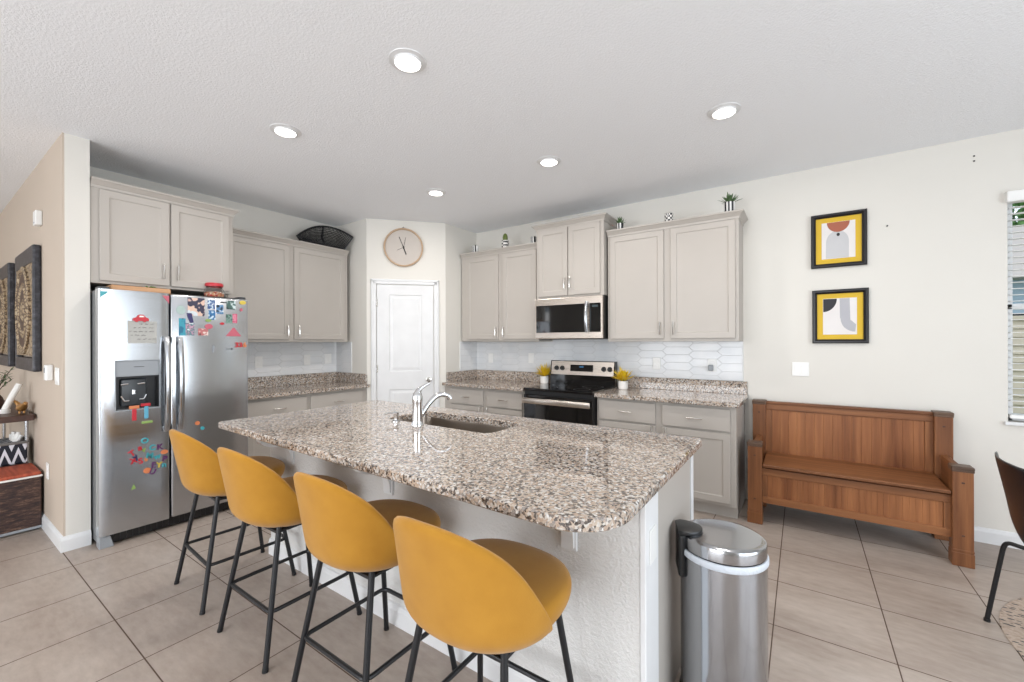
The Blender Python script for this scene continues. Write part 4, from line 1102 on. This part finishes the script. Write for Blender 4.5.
# downlights
for x, y, lab in ((-1.62, 1.44, 'round recessed ceiling light over the island, the largest in view'), (-2.82, 1.45, 'round recessed ceiling light nearest the fridge cabinets'),
                  (-1.617, 2.864, 'round recessed ceiling light in front of the microwave'), (-.387, 2.857, 'round recessed ceiling light nearest the framed pictures'),
                  (-2.82, 2.845, 'round recessed ceiling light nearest the pantry door, the smallest in view')):
    th = thing('recessed_light', lab, 'ceiling light', (x, y, ZC), 0, 'recessed ceiling lights')
    MB().lathe([(.064, -.016), (.068, -.006), (.092, -.004), (.094, -.0005), (.064, -.0005)], 40).build('trim_ring', M['trim'], th, smooth=True)
    MB().lathe([(0, -.010), (.064, -.010), (.064, -.003), (0, -.003)], 32).build('light_diffuser', M['lamp'], th)

# ================================================================== bench
bx, by = .2635, 3.935
bn = thing('wooden_bench', 'long aged pine storage bench with panelled back against the wall', 'bench', (bx, by, 0))
px_, py_ = M['pine_x'], M['pine_y']; pz_ = M['pine_z']
def post(x0, x1, y0, y1, z1, name):
    m = MB(); cx, cy = (x0 + x1) / 2, (y0 + y1) / 2
    m.box(x0, x1, y0, y1, .08, z1 - .02, .004); m.box(x0 - .003, x1 + .003, y0 - .003, y1 + .003, 0, .085, .004); m.box(x0 - .002, x1 + .002, y0 - .002, y1 + .002, .09, .104, .003)
    p = m.build(name, pz_, bn)
    c = MB(); c.box(x0 - .004, x1 + .004, y0 - .006, y1 + .006, z1 - .022, z1, .006); c.box(x0 - .003, x1 + .003, y0 - .003, y1 + .003, z1 - .034, z1 - .02, .003)
    c.build('post_cap', M['worn_cap'], p)
    d = MB()
    for z in (z1 - .10, .19): d.box(cx - .007, cx + .007, y0 - .0015, y0 + .002, z - .005, z + .005)
    d.build('peg', M['darkwood'], p)
    return p
LX0, LX1, RX0, RX1 = -.345 - bx, -.250 - bx, .768 - bx, .862 - bx
F0, F1, K0, K1 = 3.695 - by, 3.775 - by, 4.115 - by, 4.20 - by
post(LX0, LX1, F0, F1, .62, 'front_post'); post(RX0, RX1, F0, F1, .615, 'front_post')
post(LX0, LX1, K0, K1, .892, 'back_post'); post(RX0, RX1, K0, K1, .892, 'back_post')
def rails(name, x0, x1, z0, z1, y, t_, rail, beads, railw):
    m = MB(); m.box(x0, x1, y, y + t_, z1 - rail, z1, .004); m.box(x0, x1, y, y + t_, z0, z0 + rail, .004)
    fr_ = m.build(name, px_, bn)
    m = MB(); m.box(x0, x0 + railw, y, y + t_, z0 + rail, z1 - rail, .003); m.box(x1 - railw, x1, y, y + t_, z0 + rail, z1 - rail, .003); m.build('stile', pz_, fr_)
    m = MB(); n = beads; xx0, xx1 = x0 + railw, x1 - railw; w = (xx1 - xx0) / n
    for i in range(n): m.box(xx0 + i * w, xx0 + (i + 1) * w - .0003, y + .010, y + .022, z0 + rail - .002, z1 - rail + .002, .0009, 1)
    m.build('boards', M['pine_board'], fr_); return fr_
rails('back_panel', LX1 - .002, RX0 + .002, .40, .868, 4.150 - by, .03, .055, 16, .045)
MB().box(LX1, RX0, 4.138 - by, 4.188 - by, .862, .884, .006).build('top_rail', px_, bn)
rails('front_panel', LX1 - .002, RX0 + .002, .158, .424, 3.725 - by, .03, .052, 30, .035)
MB().box(LX1 + .003, RX0 - .003, 3.70 - by, 4.148 - by, .434, .458, .006).build('seat_lid', px_, bn)
MB().box(LX1 + .003, RX0 - .003, 3.76 - by, 4.14 - by, .165, .185).build('bottom_board', px_, bn)
MB().box(LX1 + .003, RX0 - .003, 4.152 - by, 4.17 - by, .165, .42).build('rear_board', px_, bn)
for x0, x1 in ((LX0 + .03, LX1 - .03), (RX0 + .03, RX1 - .03)):
    m = MB(); m.prism([(F1 - .002, .16), (K0 + .002, .16), (K0 + .002, .565), (F1 - .002, .575)], x0, x1, 'x', .003); e = m.build('side_panel', py_, bn)
    m = MB(); m.prism([(F1 - .002, .562), (K0 + .002, .562), (K0 + .002, .597), (F1 - .002, .597)], x0 - .002, x1 + .002, 'x', .004); m.build('arm_rail', py_, bn)

# ================================================================== bin
BC = (-.252, 1.785)
bin_ = thing('pedal_bin', 'tall round stainless steel pedal bin with white liner beside the island', 'bin', (BC[0], BC[1], 0))
r_ = .150
MB().lathe([(0, .035), (r_, .035), (r_, .588), (r_ - .004, .592), (r_ - .004, .57), (0, .05)], 64).build('drum', M['steel_v'], bin_, smooth=True)
MB().lathe([(0, 0), (r_ + .003, 0), (r_ + .006, .006), (r_ + .006, .034), (r_ + .001, .04), (0, .04)], 48).build('plastic_base', M['blackplastic'], bin_, smooth=True)
t = NT('bin_liner'); t.set(color=srgb(206, 212, 220), rough=.45, spec=.4); t.bump(t.noise(t.coords(scale=(1, 1, .6)), 120, 3), .8, .006)
MB().lathe([(r_ + .0005, .576), (r_ + .0035, .580), (r_ + .004, .590), (r_ + .003, .597), (r_ + .0, .601), (r_ - .005, .601), (r_ - .005, .59)], 64).build('white_liner', t.m, bin_, smooth=True)
MB().lathe([(r_ - .008, .604), (r_ - .002, .606), (r_ - .0015, .642), (r_ - .004, .649), (r_ - .012, .653), (r_ - .026, .6545), (.09, .657), (.05, .659), (0, .660)], 64).build('lid', M['steel_lid'], bin_, smooth=True)
hd = Vector((-.94, -.34, 0)).normalized(); ha = atan2(hd.y, hd.x)
m = MB(); mt = Matrix.Rotation(ha, 4, 'Z')
m.box(.137, .164, -.056, .056, .49, .655, .012, 4, mat=mt)
poly = [(.10 + .045 - .075 * cos(a), .062 * sin(a)) for a in [-pi / 2 + pi * i / 14 for i in range(15)]] + [(.165, .05), (.165, -.05)]
b2 = MB(); b2.prism(poly, .653, .669, 'z', .004); b2.bm.transform(mt) if hasattr(b2.bm, 'transform') else None
tmp = bpy.data.meshes.new('t'); b2.bm.to_mesh(tmp); m.bm.from_mesh(tmp); bpy.data.meshes.remove(tmp)
m.build('lid_hinge', M['blackplastic'], bin_, smooth=True)
m = MB(); m.box(-.20, -.13, -.035, .035, .010, .022, .006, mat=mt @ Matrix.Rotation(0, 4, 'Z')); m.build('pedal', M['steel_v'], bin_)

# ================================================================== dining chair, rug
t = NT('black_plywood'); t.set(color=srgb(22, 21, 25), rough=.3, spec=.4); M['shellblack'] = t.m
ch = thing('dining_chair', 'black moulded dining chair with thin tube legs at the right edge', 'dining chair', (1.01, 2.79, 0), -pi / 2 - .02)
# local: +y is the facing direction after rotation -> world +x
m = MB(); NX, NY = 13, 22
def chair_pt(u, v):
    # v 0 front of seat .. 1 top of back ; profile in (y, z)
    pf = [(.235, .435), (.20, .452), (.10, .448), (0, .440), (-.08, .437), (-.15, .447), (-.195, .485), (-.218, .55), (-.232, .64), (-.25, .74), (-.262, .80), (-.275, .86)]
    q = v * (len(pf) - 1); i = min(int(q), len(pf) - 2); f = q - i
    g = lambda k: pf[max(0, min(k, len(pf) - 1))]
    def cr(a, b, c, d, t_): return .5 * ((2 * b) + (-a + c) * t_ + (2 * a - 5 * b + 4 * c - d) * t_ ** 2 + (-a + 3 * b - 3 * c + d) * t_ ** 3)
    y = cr(g(i - 1)[0], g(i)[0], g(i + 1)[0], g(i + 2)[0], f); z = cr(g(i - 1)[1], g(i)[1], g(i + 1)[1], g(i + 2)[1], f)
    wd = .225 if v < .35 else (.225 - .055 * sin(min(1, (v - .35) / .3) * pi) if v < .65 else .225 + .0 * v)
    wd *= (1 - .10 * max(0, (v - .85) / .15) ** 2)
    x = wd * u; b = u * u
    if v < .45: z += .012 * b
    else: y += .035 * b
    return (x, y, z)
G = [[m.bm.verts.new(chair_pt(-1 + 2 * i / (NX - 1), j / (NY - 1))) for i in range(NX)] for j in range(NY)]
for j in range(NY - 1):
    for i in range(NX - 1): m.bm.faces.new((G[j][i], G[j][i + 1], G[j + 1][i + 1], G[j + 1][i]))
m.build('seat_shell', M['shellblack'], ch, smooth='all', sub=1, solid=.011)
for sx in (-1, 1):
    for sy, ye in ((1, .26), (-1, -.262)):
        p = bz((sx * .05, sy * .06, .428), (sx * .19, sy * .17, .43), (sx * .20, sy * .185, .42), (sx * .235, ye, 0), 16)
        p = [(sx * .04, sy * .05, .427), (sx * .15, sy * .16, .427)] + bz((sx * .18, sy * .19, .427), (sx * .198, sy * .208, .427), (sx * .204, sy * .215, .42), (sx * .209, sy * .220, .38), 8) + [(sx * .252, ye, .012)]
        lg = MB().tube(p, .0095, 10).build('leg', M['black_metal'], ch, smooth=True)
        MB().tube([(sx * .2518, ye, .014), (sx * .2526, ye, 0)], .0125, 10).build('foot_cap', M['blackplastic'], lg, smooth=True)
t = NT('patterned_rug'); co = t.coords()
sx_ = t.add('ShaderNodeSeparateXYZ'); t.link(co, sx_.inputs[0])
vo = t.add('ShaderNodeTexVoronoi'); vo.inputs['Scale'].default_value = 22
mp = t.add('ShaderNodeMapping'); mp.inputs['Scale'].default_value = (1, 2.6, 1); mp.inputs['Rotation'].default_value = (0, 0, .5); t.link(co, mp.inputs[0]); t.link(mp.outputs[0], vo.inputs['Vector'])
dash = t.ramp(vo.outputs['Distance'], [(0.0, (1, 1, 1, 1)), (.30, (0, 0, 0, 1))], 'CONSTANT')
t.set(color=t.mix(dash, t.ramp(t.noise(co, 60, 3), [(.3, srgb(170, 152, 138)), (.7, srgb(196, 180, 166))]), srgb(84, 86, 90)), rough=.95, spec=.1)
t.bump(t.noise(co, 260, 2), .6, .004); M['rug'] = t.m
rug = MB().lathe([(0, .0005), (.765, .0005), (.770, .0015), (.768, .004), (.75, .005), (0, .005)], 72).build('round_rug', M['rug'], smooth=False)
rug.location = (1.555, 2.92, 0); tag(rug, 'round beige rug with dark dashes under the chair at the right edge', 'rug')

# ================================================================== hall things
tb = thing('alarm_box', 'small white alarm box high on the hall wall', 'alarm box', (-4.80, YH, 2.345))
MB().box(-.05, .05, -.038, -.0005, -.055, .055, .006).build('box_cover', M['whiteplastic'], tb)
MB().box(-.02, .02, -.0395, -.037, -.04, -.032).build('vent_slot', M['greyplastic'], tb)
plate('white two rocker light switch on the hall wall beside the corner', (-4.21, YH, 1.165), 0, .116, .118, 2, name='light_switch', cat='light switch')
rm = thing('wall_thermostat', 'small white thermostat on the hall wall left of the light switch', 'thermostat', (-4.39, YH, 1.185))
m = MB(); m.box(-.035, .035, -.04, -.0005, -.055, .055, .008); m.build('cover', M['whiteplastic'], rm)
MB().box(-.022, .022, -.0415, -.0395, .0, .035).build('screen', M['greyplastic'], rm)
plate('white wall outlet low on the hall wall beside the chest', (-4.56, YH, .455), 0, .075, .118, 'outlet')
# carved panels
t = NT('carved_gold'); co = t.coords()
vo = t.add('ShaderNodeTexVoronoi', feature='DISTANCE_TO_EDGE'); vo.inputs['Scale'].default_value = 26; t.link(co, vo.inputs['Vector'])
t.set(color=t.ramp(vo.outputs['Distance'], [(.03, srgb(80, 62, 48)), (.10, srgb(160, 138, 108)), (.5, srgb(196, 178, 150))]), rough=.55)
t.bump(vo.outputs['Distance'], .9, .02); M['carved'] = t.m
t = NT('worn_black_frame'); co = t.coords(); t.set(color=t.ramp(t.noise(co, 30, 6, .7), [(.45, srgb(36, 36, 42)), (.66, srgb(70, 70, 78)), (.74, srgb(150, 148, 150))]), rough=.4); M['worn'] = t.m
def carved(label, x0, x1, z0, z1):
    w, h = (x1 - x0) / 2, (z1 - z0) / 2
    th = thing('carved_panel', label, 'wall art', ((x0 + x1) / 2, YH, (z0 + z1) / 2), 0, 'carved panels on the hall wall')
    m = MB(); f = .13; d = .048
    g_ = .035; m.box(-w + .02, w - .02, -d + .001, -.001, h - f, h - .001, .006); m.box(-w + .02, w - .02, -d + .001, -.001, -h + .001, -h + f * .8, .006); m.box(-w, -w + g_, -d, -.001, -h, h, .012); m.box(w - g_, w, -d, -.001, -h, h, .012)
    m.build('frame', M['worn'], th)
    m = MB(); m.box(-w + g_ - .01, w - g_ + .01, -d + .006, -.002, -h + f - .01, h - f + .01); m.build('carved_field', M['carved'], th)
    m = MB(); kr = Matrix.Rotation(pi / 2, 4, 'X') @ Matrix.Diagonal((1.0, 1.12, 1.12, 1)); rr0 = min(w, h) - .12
    m.lathe([(rr0 * .0, .05), (rr0 * .2, .052), (rr0 * .24, .044), (rr0 * .5, .044), (rr0 * .56, .054), (rr0 * .62, .044), (rr0 * .86, .044), (rr0 * .92, .056), (rr0, .05), (rr0, .03)], 48, (0, 0, 0), kr)
    m.build('medallion', M['carved'], th, smooth=True)
    m = MB(); kr2 = kr
    m.lathe([(rr0 * .26, .046), (rr0 * .48, .046)], 48, (0, -.001, 0), kr); m.lathe([(rr0 * .64, .046), (rr0 * .84, .046)], 48, (0, -.001, 0), kr)
    m.build('dark_inlay', plain('dark_inlay', (70, 48, 36), .5), th)
carved('carved gold and black wall panel nearest the corner of the hall', -5.66, -4.785, 1.175, 2.145)
carved('carved gold and black wall panel farther along the hall, at the left edge', -6.98, -6.09, 1.175, 2.15)
# console with a lower shelf, chest, basket
cn = thing('console_table', 'narrow dark wood console with metal posts against the hall wall', 'console table', (-5.80, .40, 0))
MB().box(-.70, .81, -.175, .195, .785, .832, .004).build('table_top', M['darkwood'], cn)
MB().box(-.70, .675, -.16, .18, .405, .43, .003).build('lower_shelf', M['darkwood'], cn)
for x in (-.66, .655):
    for y in (-.14, .17): MB().tube([(x, y, 0), (x, y, .79)], .011, 10).build('leg', M['steel_v'], cn, smooth=True)
cs = thing('storage_chest', 'dark woven chest with rust red lid on the hall floor', 'chest', (-4.91, .385, 0))
t = NT('dark_weave'); co = t.coords(scale=(1, 1, 1)); n = t.noise(t.coords(scale=(8, 8, 40)), 2.2, 5, .7)
t.set(color=t.ramp(n, [(.4, srgb(40, 26, 24)), (.56, srgb(72, 48, 40)), (.66, srgb(120, 92, 74)), (.72, srgb(56, 36, 32))]), rough=.5); t.bump(n, .6, .006); M['weave'] = t.m
MB().box(-.20, .205, -.22, .21, .025, .395, .006).build('chest_body', M['weave'], cs)
MB().box(-.205, .212, -.227, .215, .395, .408, .003).build('white_piping', M['ceramic'], cs)
t = NT('rust_cushion'); co = t.coords(scale=(3, 24, 3)); t.set(color=t.ramp(t.noise(co, 1.5, 3), [(.35, srgb(150, 62, 40)), (.6, srgb(186, 90, 60))]), rough=.6)
MB().box(-.20, .207, -.222, .21, .408, .432, .008).build('chest_lid', t.m, cs)
MB().box(-.205, .212, -.227, .215, .012, .03, .003).build('base_trim', M['greyplastic'], cs)
for x in (-.17, .18):
    for y in (-.19, .18): MB().box(x - .015, x + .015, y - .015, y + .015, 0, .014).build('foot', M['blackplastic'], cs)
t = NT('zigzag_weave'); co = t.coords()
sp_ = t.add('ShaderNodeSeparateXYZ'); t.link(co, sp_.inputs[0])
ad = t.add('ShaderNodeMath', operation='ADD'); t.link(sp_.outputs[0], ad.inputs[0]); t.link(sp_.outputs[1], ad.inputs[1])
pp = t.add('ShaderNodeMath', operation='PINGPONG'); pp.inputs[1].default_value = .035; t.link(ad.outputs[0], pp.inputs[0])
ml = t.add('ShaderNodeMath', operation='MULTIPLY_ADD'); ml.inputs[1].default_value = 3.4; t.link(pp.outputs[0], ml.inputs[0])
ng = t.add('ShaderNodeMath', operation='MULTIPLY'); ng.inputs[1].default_value = 1.0; t.link(sp_.outputs[2], ng.inputs[0]); t.link(ng.outputs[0], ml.inputs[2])
md_ = t.add('ShaderNodeMath', operation='FRACT'); m2_ = t.add('ShaderNodeMath', operation='MULTIPLY'); m2_.inputs[1].default_value = 7.2; t.link(ml.outputs[0], m2_.inputs[0]); t.link(m2_.outputs[0], md_.inputs[0])
t.set(color=t.ramp(md_.outputs[0], [(0, srgb(26, 30, 44)), (.62, srgb(222, 224, 232))], 'CONSTANT'), rough=.7)
bb = thing('zigzag_basket', 'square basket with navy and white zigzag weave on the console shelf above the chest', 'basket', (-5.265, .45, .4305))
m = MB(); m.box(-.13, .135, -.13, .13, 0, .17, .02, 3); m.build('basket_body', t.m, bb, smooth=True)
m = MB(); pts = [(p[0], p[1], .172) for p in rr(-.13, .135, -.13, .13, .03, 5)]; m.tube(pts, .012, 8, closed=True); m.build('rim', plain('grey_cord', (120, 118, 116), .8), bb, smooth=True)
m = MB()
for k in range(5):
    m.tube([(-.07 + .03 * k, .06, .14), (-.07 + .03 * k, .06 + .01 * k, .14 + .08 + .02 * (k % 2))], .014, 8)
tag(m.build('rolled_papers', M['ceramic'], bb))
# ornaments on the console
gd = thing('gold_bird_ornament', 'small gold bird ornament on the console table', 'ornament', (-5.16, .545, .8325))
m = MB(); m.tube([(-.10, -.02, .03), (-.05, -.01, .035), (0, 0, .045), (.05, 0, .05), (.085, .01, .078), (.10, .01, .085), (.125, .01, .08)], [.004, .018, .032, .028, .014, .014, .003], 12)
m.tube([(0, -.01, .02), (0, -.01, .0)], .006, 8); m.tube([(.0, .015, .02), (0, .015, .0)], .006, 8); m.tube([(-.03, .0, .05), (-.08, -.02, .085), (-.13, -.03, .10)], [.018, .012, .003], 8)
m.build('bird_body', plain('antique_gold', (190, 142, 84), .35, .7), gd, smooth=True)
wh = thing('white_column_ornament', 'slanting white and silver stick ornament at the left edge of the console', 'ornament', (-5.26, .47, .8325))
m = MB(); m.lathe([(0, 0), (.03, 0), (.03, .03), (.012, .04), (0, .04)], 16); m.tube([(0, 0, .03), (.0, .035, .13), (0, .075, .23)], [.022, .021, .02], 10)
m.build('stick_body', M['ceramic'], wh, smooth=True)
pt = thing('twig_vase', 'dark vase of thin green twigs behind the white ornament on the console', 'vase', (-5.62, .45, .8325))
MB().lathe([(0, 0), (.04, 0), (.055, .04), (.04, .10), (.022, .13), (.026, .14), (.018, .14), (.016, .12), (0, .02)], 24).build('vase', M['darkwood'], pt, smooth=True)
m = MB(); g = MB(); rn = random.Random(9)
for k in range(12):
    a = rn.uniform(0, 2 * pi); L = rn.uniform(.14, .24); q = (.10 * cos(a), min(.10 * sin(a), .10), .12 + L)
    m.tube([(0, 0, .12), (q[0] * .4, q[1] * .4, .12 + L * .55), q], [.003, .0025, .001], 5)
    for j in range(5): blade(g, (q[0] * (.4 + .12 * j), q[1] * (.4 + .12 * j), .12 + L * (.5 + .1 * j)), (rn.gauss(0, 1), rn.gauss(0, 1), .6), .045, .007, .2, 3)
m.build('twigs', M['bark'], pt); g.build('leaves', M['succulent'], pt, fix=False)
rb = thing('red_ornament', 'small dark red round ornament on the console at the left edge', 'ornament', (-5.50, .32, .8325))
m = MB(); m.lathe([(0, 0), (.03, 0), (.012, .02), (.012, .10), (.045, .13), (.05, .165), (.036, .20), (0, .215)], 20); m.build('ornament_body', plain('deep_red', (128, 30, 34), .4), rb, smooth=True)
